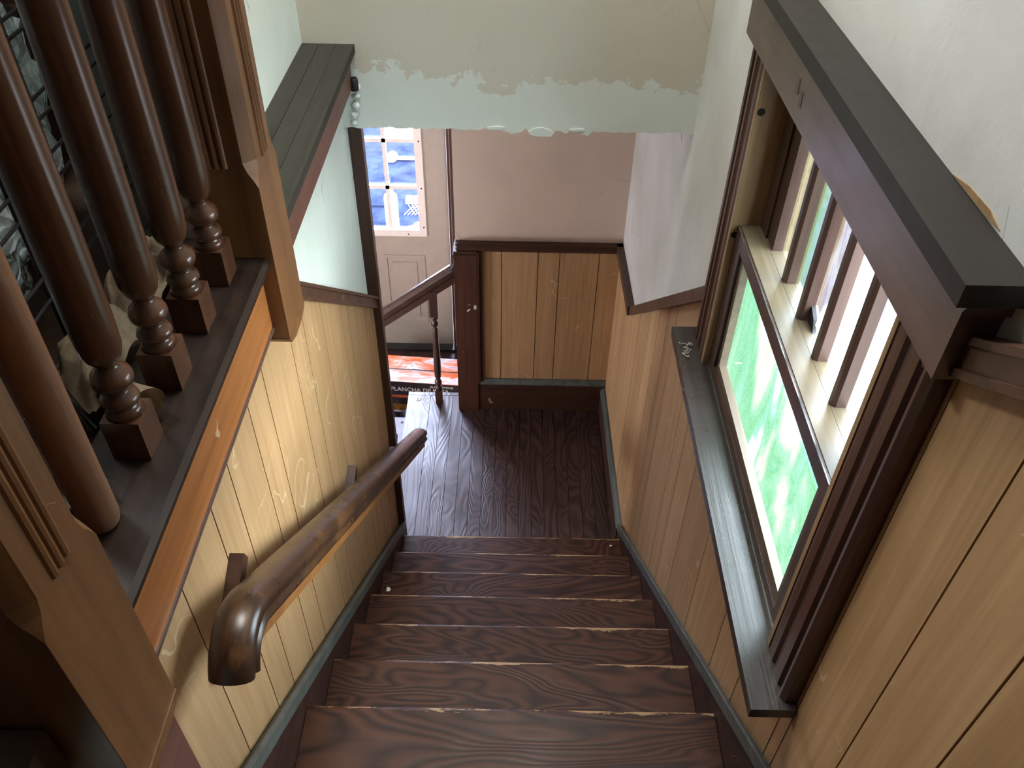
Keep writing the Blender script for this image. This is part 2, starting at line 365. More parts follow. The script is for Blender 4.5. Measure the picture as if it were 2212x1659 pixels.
def obj(name, bm, mat, parent=None, bevel=0.0, kind=None, label=None, seg=2, angle=30, sm=0):
    if bevel:
        es = [e for e in bm.edges if len(e.link_faces) == 2 and e.calc_face_angle(0) > math.radians(angle)]
        bmesh.ops.bevel(bm, geom=es, offset=bevel, segments=seg, profile=0.5, affect='EDGES', clamp_overlap=True)
    bmesh.ops.recalc_face_normals(bm, faces=bm.faces)
    if sm:
        for f in bm.faces: f.smooth = True
        for e in bm.edges:
            if len(e.link_faces) == 2 and e.calc_face_angle(0) > math.radians(sm): e.smooth = False
    xs = [v.co for v in bm.verts]
    lo_ = Vector((min(v.x for v in xs), min(v.y for v in xs), min(v.z for v in xs)))
    hi_ = Vector((max(v.x for v in xs), max(v.y for v in xs), max(v.z for v in xs)))
    org = Vector(((lo_.x + hi_.x) / 2, (lo_.y + hi_.y) / 2, lo_.z))
    bmesh.ops.translate(bm, vec=-org, verts=bm.verts)
    me = bpy.data.meshes.new(name); bm.to_mesh(me); bm.free()
    mats = mat if isinstance(mat, (list, tuple)) else [mat]
    for m in mats: me.materials.append(MT[m])
    o = bpy.data.objects.new(name, me); COL.objects.link(o); o.location = org
    if parent is not None:
        o.parent = parent; o.location = org - WL(parent)
    if kind: o['kind'] = kind
    if label: o['label'] = label
    return o
_wl = {}
def WL(o):
    v = o.location.copy()
    while o.parent is not None:
        o = o.parent; v = v + o.location
    return v
def B(name, mat, parent, x0, x1, y0, y1, z0, z1, bevel=0.0, **kw):
    bm = bmesh.new(); box(bm, x0, x1, y0, y1, z0, z1); return obj(name, bm, mat, parent, bevel, **kw)
def thing(name, label, cat, loc, group=None):
    o = bpy.data.objects.new(name, None); COL.objects.link(o); o.location = loc
    o.empty_display_size = 0.1; o['label'] = label; o['category'] = cat
    if group: o['group'] = group
    return o
def struct(name, loc=(0, 0, 0)):
    o = bpy.data.objects.new(name, None); COL.objects.link(o); o.location = loc; o.empty_display_size = 0.1; o['kind'] = 'structure'; return o
def tag(o, label, cat, group=None):
    o['label'] = label; o['category'] = cat
    if group: o['group'] = group
    return o

# ------------------------------------------------------------------ measures
SW, H, G, D = 1.07, 0.2065, 0.2542, 1.144
HEAD = 2.33; UP = 2.575; CEIL = 5.2; ENT = -0.413; DY = 2.2
def skl(y): return 0.264 - 0.8308 * y             # top line of the skirt boards
def xr(y): return 1.10 - max(0.0, y) * 0.014      # the right wall leans in a little past the stairs
def rail_l(y): return 2.289 - 0.778 * (y + 0.813) # top of the chair rail on the left wall
def rail_r(y):
    if y > 0.6: return 1.18
    if y > -0.8: return 1.18 + 0.81 * (0.6 - y)
    if y > -1.7: return 2.0
    return 2.90 + 0.62 * (-1.755 - y)

# ------------------------------------------------------------------ structure: left wall
WLs = struct('wall_left', (-0.14, -1, 0))
bm = bmesh.new()
prism(bm, [(0.06, -0.41), (0.06, 2.47), (-3.6, 2.47), (-3.6, -0.41)], 'x', -0.25, -0.045)
obj('plaster', bm, 'white_left', WLs)
gl = [0.06, 0.02, -0.11, -0.25, -0.36, -0.455, -0.675, -0.86, -0.985, -1.215, -1.335, -1.50, -1.612, -1.788, -1.955]
bm = bmesh.new(); box(bm, -0.045, -0.0405, -1.95, 0.06, 0.0, 2.42)
for v in bm.verts:
    if v.co.z > 1: v.co.z = min(2.44, rail_l(v.co.y) - 0.02)
    else: v.co.z = skl(v.co.y) - 0.1
bmesh.ops.bisect_plane(bm, geom=bm.verts[:] + bm.edges[:] + bm.faces[:], plane_co=(0, -0.985, 0), plane_no=(0, 1, 0))
for v in bm.verts:
    if v.co.z > 1: v.co.z = min(2.44, rail_l(v.co.y) - 0.02)
    else: v.co.z = skl(v.co.y) - 0.1
obj('joint_backing', bm, 'groove', WLs)
for a, b in zip(gl, gl[1:]):
    a2, b2 = a - 0.002, b + 0.002
    bm = bmesh.new()
    top = lambda y: min(2.45, rail_l(y) - 0.025)
    pts = [(a2, skl(a2) - 0.06), (a2, top(a2))]
    if b2 < -0.985 < a2: pts.append((-0.985, 2.42))
    pts += [(b2, top(b2)), (b2, skl(b2) - 0.06)]
    prism(bm, pts, 'x', -0.041, -0.03)
    obj('panel_board', bm, 'panel', WLs, 0.0015, seg=1)
# corner board below the near newel
B('corner_board', 'red_face', WLs, -0.05, -0.028, -2.06, -1.945, 1.5, 2.44, 0.004)
# upper white wall behind the ledge
WU = struct('wall_upper_left', (-0.2, -0.5, UP))
B('plaster', 'white_left', WU, -0.26, -0.14, -1.06, 0.02, UP, CEIL)
# chair rail, left
T1 = struct('trim_1', (0, -0.4, 1.6))
def slanted(bm, x0, x1, y0, y1, zf, h):
    prism(bm, [(y0, zf(y0)), (y1, zf(y1)), (y1, zf(y1) - h), (y0, zf(y0) - h)], 'x', x0, x1)
bm = bmesh.new(); slanted(bm, -0.045, -0.012, 0.06, -1.02, rail_l, 0.058); obj('chair_rail', bm, 'dark_y', T1, 0.003)
bm = bmesh.new(); slanted(bm, -0.045, -0.004, 0.06, -1.02, lambda y: rail_l(y) - 0.002, 0.012); obj('top_bead', bm, 'dark_y', T1, 0.003)
bm = bmesh.new(); slanted(bm, -0.045, -0.008, 0.06, -1.02, lambda y: rail_l(y) - 0.047, 0.012); obj('bottom_bead', bm, 'dark_y', T1, 0.003)
# end trim of the left wall
T2 = struct('trim_2', (-0.05, 0.1, 0))
bm = bmesh.new(); box(bm, -0.25, 0.0, 0.06, 0.082, -0.05, HEAD + 0.005); obj('end_casing', bm, 'dark_z', T2, 0.003)
bm = bmesh.new(); box(bm, -0.25, -0.006, 0.082, 0.13, -0.05, HEAD + 0.005); obj('end_board', bm, 'dark_z', T2, 0.003)

# ledge along the edge of the upper floor, beyond the far newel
T3 = struct('trim_3', (-0.06, -0.5, 2.47))
for x0, x1 in ((-0.142, -0.087), (-0.0855, -0.035), (-0.034, 0.02)):
    B('ledge_board', 'dust', T3, x0, x1, -1.03, 0.0, 2.576, 2.602, 0.002)
B('ledge_face', 'red_face', T3, -0.05, 0.0, -1.03, 0.0, 2.468, 2.5765, 0.003)

# ------------------------------------------------------------------ structure: header and the wall above it
WH = struct('wall_header', (0.5, 0.05, HEAD))
pts = [(1.13, 5.2), (-0.25, 5.2), (-0.25, 2.335)]
x = -0.03; edge = []
while x < 1.12:
    dz = random.uniform(-0.003, 0.004)
    if 0.38 < x < 0.78: dz += random.uniform(-0.012, 0.010)
    edge.append((x, HEAD + 0.002 + dz)); x += random.uniform(0.008, 0.022)
pts += edge + [(1.13, HEAD)]
bm = bmesh.new(); prism(bm, pts, 'y', 0.0, 0.06); obj('plaster_face', bm, 'header', WH)
B('beam', 'pink', WH, -0.25, 1.13, 0.06, 0.14, HEAD, CEIL)
for fx, fz, fw_, fh in ((0.45, HEAD + .010, .06, .012), (0.60, HEAD - .004, .08, .030), (0.72, HEAD + .008, .05, .010)):
    bm = bmesh.new(); n = 9
    pp = [(fx + fw_ * 0.5 * math.cos(2 * PI * k / n) * random.uniform(.75, 1.1), fz + fh * 0.6 * math.sin(2 * PI * k / n) * random.uniform(.6, 1.2)) for k in range(n)]
    prism(bm, pp, 'y', -0.003, 0.002); obj('plaster_flake', bm, 'header', WH)
# lump of broken plaster next to the ledge with a pipe end
for k in range(5):
    bm = bmesh.new(); bmesh.ops.create_icosphere(bm, subdivisions=2, radius=random.uniform(.008, .018))
    for v in bm.verts: v.co *= 1 + 0.4 * mnoise.noise(v.co * 60 + Vector((k, 0, 0)))
    for v in bm.verts: v.co += Vector((0.002 + random.uniform(-.0, .001) + 0.006 * k - 0.01, -0.004, 2.35 + 0.03 * k)); v.co.y *= 1.0
    obj('plaster_crumb', bm, 'header', WH)
bm = bmesh.new(); lathe(bm, [(0.012, 0), (0.014, 0.004), (0.014, 0.034), (0.011, 0.04)], 0.008, -0.012, 2.462, 12); obj('pipe_end', bm, 'black', WH, label='black pipe end')

# ------------------------------------------------------------------ structure: right wall
WRs = struct('wall_right', (1.17, -1, 0))
def shear(bm):
    for v in bm.verts:
        if v.co.y > 0: v.co.x -= v.co.y * 0.014
OY0, OY1, OZ0, OZ1 = -1.665, -0.76, 1.97, 2.93
bm = bmesh.new()
box(bm, 1.10, 1.24, -0.76, 1.3, -0.45, CEIL); shear(bm)
box(bm, 1.10, 1.24, -4.2, OY0, -0.45, CEIL); box(bm, 1.10, 1.24, OY0, OY1, -0.45, OZ0); box(bm, 1.10, 1.24, OY0, OY1, OZ1, CEIL)
bmesh.ops.bisect_plane(bm, geom=bm.verts[:] + bm.edges[:] + bm.faces[:], plane_co=(0, 0, 0), plane_no=(0, 1, 0))
for v in bm.verts:
    if abs(v.co.y) < 1e-4: v.co.x = 1.10 if v.co.x < 1.17 else 1.24
obj('plaster', bm, 'white_right', WRs)
gr = [1.144, 1.01, 0.80, 0.60, 0.40, 0.19, 0.025, -0.12, -0.252, -0.54, -0.66, -0.835, -1.095, -1.36, -1.54, -1.76, -1.80, -1.965, -2.115, -2.42, -2.62, -2.9]
for a, b in zip(gr, gr[1:]):
    a2, b2 = a - 0.002, b + 0.002
    def top(y, lo=None):
        m = (a + b) / 2
        if -1.76 < m < -0.60: return 1.985
        return rail_r(y) - 0.03
    bot = lambda y: skl(y) - 0.06 if y < 0.1 else 0.15
    bm = bmesh.new()
    pts = [(a2, bot(a2)), (a2, top(a2)), (b2, top(b2)), (b2, bot(b2))]
    prism(bm, pts, 'x', 1.0925, 1.105)
    if b2 >= 0 or a2 > 0: shear(bm)
    obj('panel_board', bm, 'panel', WRs, 0.0015, seg=1)
bm = bmesh.new()
for y0, y1, z0, z1 in ((1.144, 0.6, .1, 1.15),):
    box(bm, 1.096, 1.101, y1, y0, z0, z1); shear(bm)
prism(bm, [(0.6, 0.1), (0.6, 1.15), (-0.66, rail_r(-0.66) - 0.04), (-0.66, skl(-0.66) - .08), (0.15, 0.1)], 'x', 1.0955, 1.101)
box(bm, 1.0955, 1.101, -1.78, -0.66, 1.6, 1.98)
prism(bm, [(-0.66, skl(-0.66) - .08), (-0.66, 1.7), (-1.78, 1.7), (-1.78, skl(-1.78) - .08)], 'x', 1.0955, 1.101)
prism(bm, [(-1.78, 1.6), (-1.78, 2.86), (-2.9, 3.5), (-2.9, 2.2)], 'x', 1.0955, 1.101)
obj('joint_backing', bm, 'groove', WRs)
bm = bmesh.new(); prism(bm, [(-1.59, 3.036), (-1.64, 3.045), (-1.70, 3.047), (-1.735, 3.040), (-1.70, 3.036)], 'x', 1.0985, 1.1005); obj('bare_strip', bm, 'jamb', WRs, label='bare brown strip where the paint peeled above the window cap')
# chair rails, right
T4 = struct('trim_4', (1.08, 0.2, 1.1))
def rr_piece(y0, y1, off=0.0):
    bm = bmesh.new(); slanted(bm, 1.068 + off, 1.105, y0, y1, rail_r, 0.05)
    if y0 > 0 and y1 >= 0: shear(bm)
    return bm
obj('chair_rail', rr_piece(1.144, 0.6), 'dark_y', T4, 0.004)
obj('chair_rail', rr_piece(0.6, -0.70), 'dark_y', T4, 0.004)
bm = bmesh.new(); slanted(bm, 1.072, 1.105, -1.74, -2.9, rail_r, 0.055); obj('chair_rail', bm, 'dark_y', T4, 0.004)
bm = bmesh.new(); slanted(bm, 1.066, 1.105, -1.74, -2.9, lambda y: rail_r(y) - 0.045, 0.014); obj('lower_bead', bm, 'dark_y', T4, 0.004)
bm = bmesh.new(); slanted(bm, 1.068, 1.105, -1.74, -2.9, lambda y: rail_r(y) + 0.004, 0.012); obj('upper_bead', bm, 'dark_y', T4, 0.004)

# ------------------------------------------------------------------ structure: back wall of the landing
WB = struct('wall_back', (0.65, D, 0))
B('plaster', 'pink', WB, 0.213, 1.16, D + 0.004, D + 0.115, -0.45, HEAD + 0.2)
gb = [0.335, 0.455, 0.647, 0.76, 0.968, 1.086]
B('joint_backing', 'groove', WB, 0.33, 1.084, D, D + 0.005, 0.2, 1.15)
for a, b in zip(gb, gb[1:]):
    B('panel_board', 'panel', WB, a + 0.002, b - 0.002, D - 0.006, D + 0.003, 0.215, 1.145, 0.0015, seg=1)
T5 = struct('trim_5', (0.65, D, 1.13))
B('chair_rail', 'dark_x', T5, 0.222, 1.084, D - 0.022, D + 0.004, 1.13, 1.172, 0.004)
B('rail_cap', 'dark_x', T5, 0.216, 1.084, D - 0.03, D + 0.004, 1.168, 1.18, 0.003)
BBb = struct('baseboard_back', (0.7, D, 0))
B('board', 'dark_x', BBb, 0.325, 1.07, D - 0.022, D + 0.004, 0.0, 0.212, 0.002)
bm = bmesh.new(); prism(bm, [(D - 0.034, 0.210), (D - 0.034, 0.218), (D - 0.024, 0.224), (D - 0.016, 0.238), (D + 0.004, 0.242), (D + 0.004, 0.210)], 'x', 0.335, 1.075)
obj('moulding', bm, 'skirt_mould', BBb)
BBr = struct('baseboard_right', (1.07, 0.6, 0))
bm = bmesh.new(); box(bm, 1.066, 1.1, 0.09, D, 0, 0.165); shear(bm); obj('board', bm, 'skirt', BBr, 0.002)
bm = bmesh.new(); prism(bm, [(1.062, 0.163), (1.062, 0.172), (1.072, 0.176), (1.080, 0.188), (1.1, 0.192), (1.1, 0.163)], 'y', 0.09, D); shear(bm); obj('moulding', bm, 'skirt_mould', BBr)

# ------------------------------------------------------------------ structure: landing floor
FL = struct('floor_landing', (0.5, 0.6, -0.2))
B('subfloor', 'riser', FL, -0.095, 1.1, -0.06, 1.25, -0.2, -0.022)
edges = [-0.117, 0.022]
while edges[-1] < 1.06: edges.append(edges[-1] + 0.0685)
edges[-1] = 1.085
for a, b in zip(edges, edges[1:]):
    y1 = 1.235 if a < 0.19 else D + 0.005
    B('floorboard', 'floorboard', FL, a + 0.0012, b - 0.0012, -0.04, y1, -0.022, random.uniform(-0.0012, 0.0008), 0.0015, seg=1)
B('nosing_board', 'floorboard', FL, -0.117, 0.213, 1.2365, 1.262, -0.022, 0.001, 0.003)
bm = bmesh.new(); lathe(bm, [(0.019, 0), (0.019, 0.002), (0.015, 0.003)], -0.055, 1.20, 0.001, 20); o = obj('floor_plate', bm, 'white'); tag(o, 'small round white plate on the far left corner of the landing floor', 'plate')
bm = bmesh.new(); lathe(bm, [(0.005, 0), (0.0045, 0.0012)], -0.055, 1.206, 0.004, 10); lathe(bm, [(0.006, 0), (0.005, 0.0012)], -0.055, 1.194, 0.004, 10); obj('socket_hole', bm, 'black', o)

# ------------------------------------------------------------------ staircase
ST = thing('staircase', 'dark stained straight wooden staircase between panelled walls', 'staircase', (0.535, -1.2, 0.0))
for k in range(11):
    y, z = -k * G, (k + 1) * H
    bm = bmesh.new()
    pts = [(y, z - 0.016), (y - 0.003, z - 0.006), (y - 0.012, z), (y - G - 0.03, z), (y - G - 0.03, z - 0.032), (y - 0.008, z - 0.032), (y - 0.002, z - 0.026)]
    prism(bm, pts, 'x', 0.0015, SW - 0.0015); obj('tread', bm, 'tread', ST)
    bm = bmesh.new(); box(bm, 0.0015, SW - 0.0015, y - 0.046, y - 0.028, z - H + 0.001 if k else -0.02, z - 0.033); obj('riser', bm, 'riser', ST)
    if k in (0, 2, 4, 6, 7):    # worn bare nosings
        pass
B('riser', 'riser', ST, 0.0015, SW - 0.0015, -11 * G - 0.046, -11 * G - 0.028, 11 * H, UP - 0.001)
def skirt(x0, x1, ys):
    bm = bmesh.new(); y0, y1 = ys
    prism(bm, [(y0, 0.0), (y0, skl(y0) - 0.02), (y1, skl(y1) - 0.02), (y1, skl(y1) - 0.55), (-0.35, 0.0)], 'x', x0, x1); return bm
obj('skirt_board', skirt(-0.0295, 0.0, (0.055, -2.8)), 'skirt', ST)
obj('skirt_board', skirt(SW, 1.092, (0.09, -2.8)), 'skirt', ST)
for s, x0, x1 in ((1, -0.0295, 0.006), (-1, SW - 0.006, 1.092)):
    bm = bmesh.new(); y0, y1 = (0.055 if s > 0 else 0.09), -2.8
    sweep(bm, [(-(x1 - x0) / 2, -0.022), (-(x1 - x0) / 2, 0.012), ((x1 - x0) / 2 - 0.022, 0.012), ((x1 - x0) / 2 - 0.012, 0.0), ((x1 - x0) / 2 - 0.004, -0.004), ((x1 - x0) / 2, -0.012), ((x1 - x0) / 2, -0.022)] if s < 0 else
          [((x1 - x0) / 2, -0.022), ((x1 - x0) / 2, 0.012), (-(x1 - x0) / 2 + 0.022, 0.012), (-(x1 - x0) / 2 + 0.012, 0.0), (-(x1 - x0) / 2 + 0.004, -0.004), (-(x1 - x0) / 2, -0.012), (-(x1 - x0) / 2, -0.022)],
          [((x0 + x1) / 2, y1, skl(y1)), ((x0 + x1) / 2, y0, skl(y0))] if s < 0 else [((x0 + x1) / 2, y1, skl(y1)), ((x0 + x1) / 2, y0, skl(y0))])
    obj('skirt_moulding', bm, 'skirt_mould', ST)

# ------------------------------------------------------------------ upper floor, ceilings, outer shell
FU = struct('floor_upper', (-1, -2, UP - 0.1))
B('boards', 'brownbox', FU, -3.0, -0.13, -4.2, 0.0, UP - 0.12, UP)
B('edge_board', 'brownbox', FU, -0.13, -0.03, -4.2, -2.145, 2.471, UP)
B('landing_boards', 'brownbox', FU, -0.13, 1.1, -4.2, -11 * G - 0.03, UP - 0.12, UP)
CE = struct('ceiling', (0, -1, CEIL)); B('plaster', 'ceiling', CE, -3.1, 1.3, -4.3, 0.1, CEIL, CEIL + 0.1)
CE2 = struct('ceiling_entry', (0, 1, HEAD)); B('plaster', 'ceiling', CE2, -2.1, 1.3, 0.12, 2.3, HEAD + 0.005, HEAD + 0.1)
WHf = struct('wall_hall', (-3, -2, UP)); B('plaster', 'white_left', WHf, -3.12, -3.0, -4.2, 0.1, UP, CEIL)
WF = struct('wall_front', (-1, -4.2, UP)); B('panelling', 'brownbox', WF, -3.1, 1.3, -4.32, -4.2, 1.5, CEIL)
WE = struct('wall_hall_end', (-1.6, 0, UP)); B('plaster', 'brownbox', WE, -3.0, -0.25, 0.0, 0.12, HEAD, CEIL)
# entry hall below
FE = struct('floor_entry', (-0.6, 1.2, ENT)); B('boards', 'floorboard', FE, -2.0, 0.3, 0.1, 2.3, ENT - 0.1, ENT)
WX = struct('wall_entry_left', (-2, 1, ENT)); B('plaster', 'pink', WX, -2.12, -2.0, 0.1, 2.3, ENT, HEAD)
WX = struct('wall_entry_right', (0.26, 1.7, ENT)); B('plaster', 'pink', WX, 0.213, 0.33, D + 0.115, 2.3, ENT, HEAD)
WX = struct('wall_entry_near', (-1.1, 0.1, ENT)); B('plaster', 'pink', WX, -2.0, -0.25, 0.07, 0.14, ENT, HEAD)
DX0, DX1, DZ1 = -0.845, 0.087, 1.64
WX = struct('wall_entry_door', (-0.4, DY, ENT))
bm = bmesh.new()
box(bm, -2.1, DX0 - 0.02, DY, DY + 0.13, ENT, HEAD); box(bm, DX1 + 0.02, 0.33, DY, DY + 0.13, ENT, HEAD); box(bm, DX0 - 0.02, DX1 + 0.02, DY, DY + 0.13, DZ1 + 0.02, 1.78); box(bm, DX0 - 0.02, DX1 + 0.02, DY, DY + 0.13, 2.22, HEAD)
obj('plaster', bm, 'pink', WX)

# ------------------------------------------------------------------ entrance door
DR = struct('door_1', (-0.38, DY, ENT))
GX = [DX0 + 0.155, DX0 + 0.155 + 0.2085, DX0 + 0.155 + 0.417, DX1 - 0.18]
gx0, gx1 = -0.69, -0.094; gz0, gz1 = 0.565, 1.52
bm = bmesh.new()
y0, y1 = DY + 0.02, DY + 0.065
box(bm, DX0, gx0, y0, y1, ENT + 0.02, DZ1); box(bm, gx1, DX1, y0, y1, ENT + 0.02, DZ1); box(bm, gx0, gx1, y0, y1, ENT + 0.02, gz0); box(bm, gx0, gx1, y0, y1, gz1, DZ1)
obj('slab', bm, 'door', DR)
bm = bmesh.new(); fwd = 0.03; ya, yb = DY + 0.005, DY + 0.03
box(bm, gx0 - 0.035, gx0 + 0.012, ya, yb, gz0 - 0.035, gz1 + 0.035); box(bm, gx1 - 0.012, gx1 + 0.035, ya, yb, gz0 - 0.035, gz1 + 0.035)
box(bm, gx0 + 0.012, gx1 - 0.012, ya, yb, gz0 - 0.035, gz0 + 0.012); box(bm, gx0 + 0.012, gx1 - 0.012, ya, yb, gz1 - 0.012, gz1 + 0.035)
lf = obj('lite_frame', bm, 'lite', DR, 0.004)
for k in range(5):
    bm = bmesh.new(); bmesh.ops.create_icosphere(bm, subdivisions=1, radius=0.006)
    p = [(gx1 + 0.018, 1.205), (gx1 + 0.018, 0.885), (gx1 + 0.018, 0.60), (-0.18, gz0 - 0.018), (-0.42, gz0 - 0.018)][k]
    for v in bm.verts: v.co = Vector((v.co.x + p[0], v.co.y * 0.5 + DY + 0.005, v.co.z + p[1]))
    obj('screw', bm, 'brass', lf)
mz = [0.885, 1.203]; mx_ = [-0.491, -0.292]
for x in mx_: B('muntin', 'lite', DR, x - 0.012, x + 0.012, DY + 0.012, DY + 0.03, gz0, gz1, 0.004)
for z in mz: B('muntin', 'lite', DR, gx0, gx1, DY + 0.012, DY + 0.03, z - 0.012, z + 0.012, 0.004)
xs_ = [gx0] + mx_ + [gx1]; zs_ = [gz0] + mz + [gz1]
for i in range(3):
    for j in range(3):
        B('pane', 'clear', DR, xs_[i] + 0.004, xs_[i + 1] - 0.004, DY + 0.032, DY + 0.036, zs_[j] + 0.004, zs_[j + 1] - 0.004)
for px0, px1 in ((-0.36, -0.085), (-0.69, -0.42)):
    z0, z1 = -0.19, 0.375
    bm = bmesh.new()
    t_ = 0.018
    for a in ((px0, px0 + t_, z0, z1), (px1 - t_, px1, z0, z1), (px0 + t_, px1 - t_, z0, z0 + t_), (px0 + t_, px1 - t_, z1 - t_, z1)):
        box(bm, a[0], a[1], DY + 0.012, DY + 0.022, a[2], a[3])
    obj('panel_moulding', bm, 'door', DR, 0.004)
    bm = bmesh.new(); prism(bm, [(px0 + .055, z0 + .055), (px1 - .055, z0 + .055), (px1 - .055, z1 - .055), (px0 + .055, z1 - .055)], 'y', DY + 0.013, DY + 0.022)
    obj('raised_panel', bm, 'door', DR, 0.008)
T6 = struct('trim_6', (-0.38, DY, ENT))
B('door_casing', 'dark_z', T6, DX1 + 0.006, DX1 + 0.018, DY - 0.004, DY + 0.06, ENT, DZ1 + 0.1, 0.002)
B('door_casing', 'dark_z', T6, DX1 + 0.026, DX1 + 0.052, DY - 0.022, DY + 0.004, ENT, DZ1 + 0.1, 0.004)
B('door_casing', 'dark_z', T6, DX0 - 0.06, DX0 - 0.006, DY - 0.022, DY + 0.06, ENT, DZ1 + 0.1, 0.004)
B('door_head', 'dark_x', T6, DX0 - 0.06, DX1 + 0.052, DY - 0.022, DY + 0.06, DZ1 + 0.01, DZ1 + 0.1, 0.004)
B('threshold', 'threshold', T6, DX0 - 0.02, DX1 + 0.05, DY - 0.05, DY + 0.13, ENT, ENT + 0.018, 0.004)

TR = struct('window_2', (-0.38, DY, 1.78))
B('frame', 'lite', TR, DX0 - 0.02, DX1 + 0.02, DY + 0.04, DY + 0.08, 1.78, 1.81); B('frame', 'lite', TR, DX0 - 0.02, DX1 + 0.02, DY + 0.04, DY + 0.08, 2.19, 2.22)
B('frame', 'lite', TR, DX0 - 0.02, DX0 + 0.01, DY + 0.04, DY + 0.08, 1.81, 2.19); B('frame', 'lite', TR, DX1 - 0.01, DX1 + 0.02, DY + 0.04, DY + 0.08, 1.81, 2.19)
B('pane', 'clear', TR, DX0 + 0.005, DX1 - 0.005, DY + 0.058, DY + 0.062, 1.805, 2.195)
# ------------------------------------------------------------------ lower step and things in the entry
ES = thing('entry_step', 'dark wooden step going down to the left below the landing edge', 'step', (-0.22, 0.65, ENT))
B('step_tread', 'greyfloor', ES, -0.40, -0.096, 0.14, 1.245, -0.236, -0.2065, 0.006)
B('step_riser', 'riser', ES, -0.375, -0.357, 0.14, 1.24, ENT + 0.001, -0.237)
bm = bmesh.new(); bmesh.ops.create_cone(bm, cap_ends=True, segments=10, radius1=0.009, radius2=0.007, depth=0.004)
for v in bm.verts: v.co += Vector((-0.168, 1.2, -0.2045))
obj('knot_hole', bm, 'black', ES)

CB = thing('carton', 'large printed carton with orange and white top and black lettered front by the door', 'box', (-0.1, 1.48, ENT))
cx0, cx1, cz1 = -0.62, 0.30, -0.12
B('body', 'black_card', CB, cx0, cx1, 1.484, 1.735, ENT + 0.001, cz1 - 0.003, 0.003)
B('top_flap', 'print', CB, cx0, cx1, 1.482, 1.598, cz1 - 0.003, cz1, 0.001)
B('top_flap', 'print', CB, cx0, cx1, 1.610, 1.737, cz1 - 0.003, cz1 + 0.002, 0.001)
B('orange_stripe', 'orange_ink', CB, cx0, cx1, 1.4825, 1.484, -0.262, -0.240)
bm = bmesh.new(); box(bm, cx0, cx1, 1.4822, 1.484, -0.375, -0.322)
obj('food_picture', bm, 'food', CB)
B('pale_edge', 'ink', CB, cx0, cx1, 1.4825, 1.484, -0.395, -0.376)
def text(s, size, loc, parent, mat, sx=1.2):
    cu = bpy.data.curves.new('lettering', 'FONT'); cu.body = s; cu.size = size; cu.extrude = 0.0006; cu.align_x = 'LEFT'
    cu.offset = size * 0.018
    cu.materials.append(MT[mat])
    t_ = bpy.data.objects.new('lettering', cu); COL.objects.link(t_); bpy.context.view_layer.update()
    me = bpy.data.meshes.new_from_object(t_.evaluated_get(bpy.context.evaluated_depsgraph_get())); bpy.data.objects.remove(t_)
    o = bpy.data.objects.new('lettering', me); COL.objects.link(o); o.parent = parent
    o.location = Vector(loc) - parent.location; o.rotation_euler = (PI / 2, 0, 0); o.scale = (sx, 1, 1); return o
text('PLANCHA DE MESA', 0.049, (-0.275, 1.4828, -0.203), CB, 'ink', 0.90)
text('BLACKSTONE', 0.022, (-0.012, 1.4828, -0.158), CB, 'ink', 1.1)
CB.rotation_euler = (0, 0, math.radians(-4.0))
def blob(bm, c, r, seed, amp=0.35, f=6.0, sub=3):
    b2 = bmesh.new(); bmesh.ops.create_icosphere(b2, subdivisions=sub, radius=1.0)
    vm = {}
    for v in b2.verts:
        k = 1 + amp * mnoise.noise(v.co * f * 0.3 + Vector((seed, 0, 0))) + amp * 0.35 * mnoise.noise(v.co * f + Vector((0, seed, 0)))
        vm[v.index] = bm.verts.new(Vector(c) + Vector((v.co.x * r[0], v.co.y * r[1], v.co.z * r[2])) * k)
    for f_ in b2.faces:
        nf = bm.faces.new([vm[v.index] for v in f_.verts]); nf.smooth = True
    b2.free()
bm = bmesh.new(); blob(bm, (-0.30, 1.36, ENT + 0.075), (0.07, 0.055, 0.085), 3); o = obj('plastic_bag', bm, 'bluebag'); tag(o, 'small crumpled blue plastic bag on the lower floor left of the landing edge', 'bag')
bm = bmesh.new(); blob(bm, (-0.145, 1.355, ENT + 0.072), (0.065, 0.05, 0.08), 5); o = obj('plastic_bag', bm, 'darkbag'); tag(o, 'small dark and white plastic bag next to the blue one under the landing', 'bag')

# ------------------------------------------------------------------ lower balustrade at the landing
LB = thing('landing_balustrade', 'dark brown balustrade with square newel descending left from the landing', 'railing', (0.1, 1.18, 0))
nw = B('newel_post', 'newel_low', LB, 0.203, 0.322, 1.116, 1.235, 0.001, 1.098, 0.003)
bm = bmesh.new(); box(bm, 0.199, 0.327, 1.112, 1.239, 1.098, 1.112); box(bm, 0.203, 0.322, 1.116, 1.235, 1.112, 1.130); obj('newel_cap', bm, 'dark_x', nw, 0.005)
bm = bmesh.new(); box(bm, 0.3225, 0.337, 1.112, 1.143, 0.212, 1.128); box(bm, 0.337, 0.352, 1.122, 1.143, 0.212, 1.128); obj('side_moulding', bm, 'dark_z', nw, 0.004)
bm = bmesh.new(); cy = 1.186
prof = [(-0.02, -0.055), (0.02, -0.055), (0.02, -0.02), (0.03, -0.008), (0.032, 0.018), (0.024, 0.036), (0.008, 0.044), (-0.008, 0.044), (-0.024, 0.036), (-0.032, 0.018), (-0.03, -0.008), (-0.02, -0.02)]
sweep(bm, prof, [(0.203, cy, 0.965), (-0.62, cy, 0.965 - 0.762 * 0.823)], smooth=False)
obj('handrail', bm, 'dark_x', LB, 0.003)
bm = bmesh.new()
box(bm, 0.057, 0.099, 1.177, 1.219, 0.001, 0.10); box(bm, 0.055, 0.101, 1.175, 1.221, 0.66, 0.835)
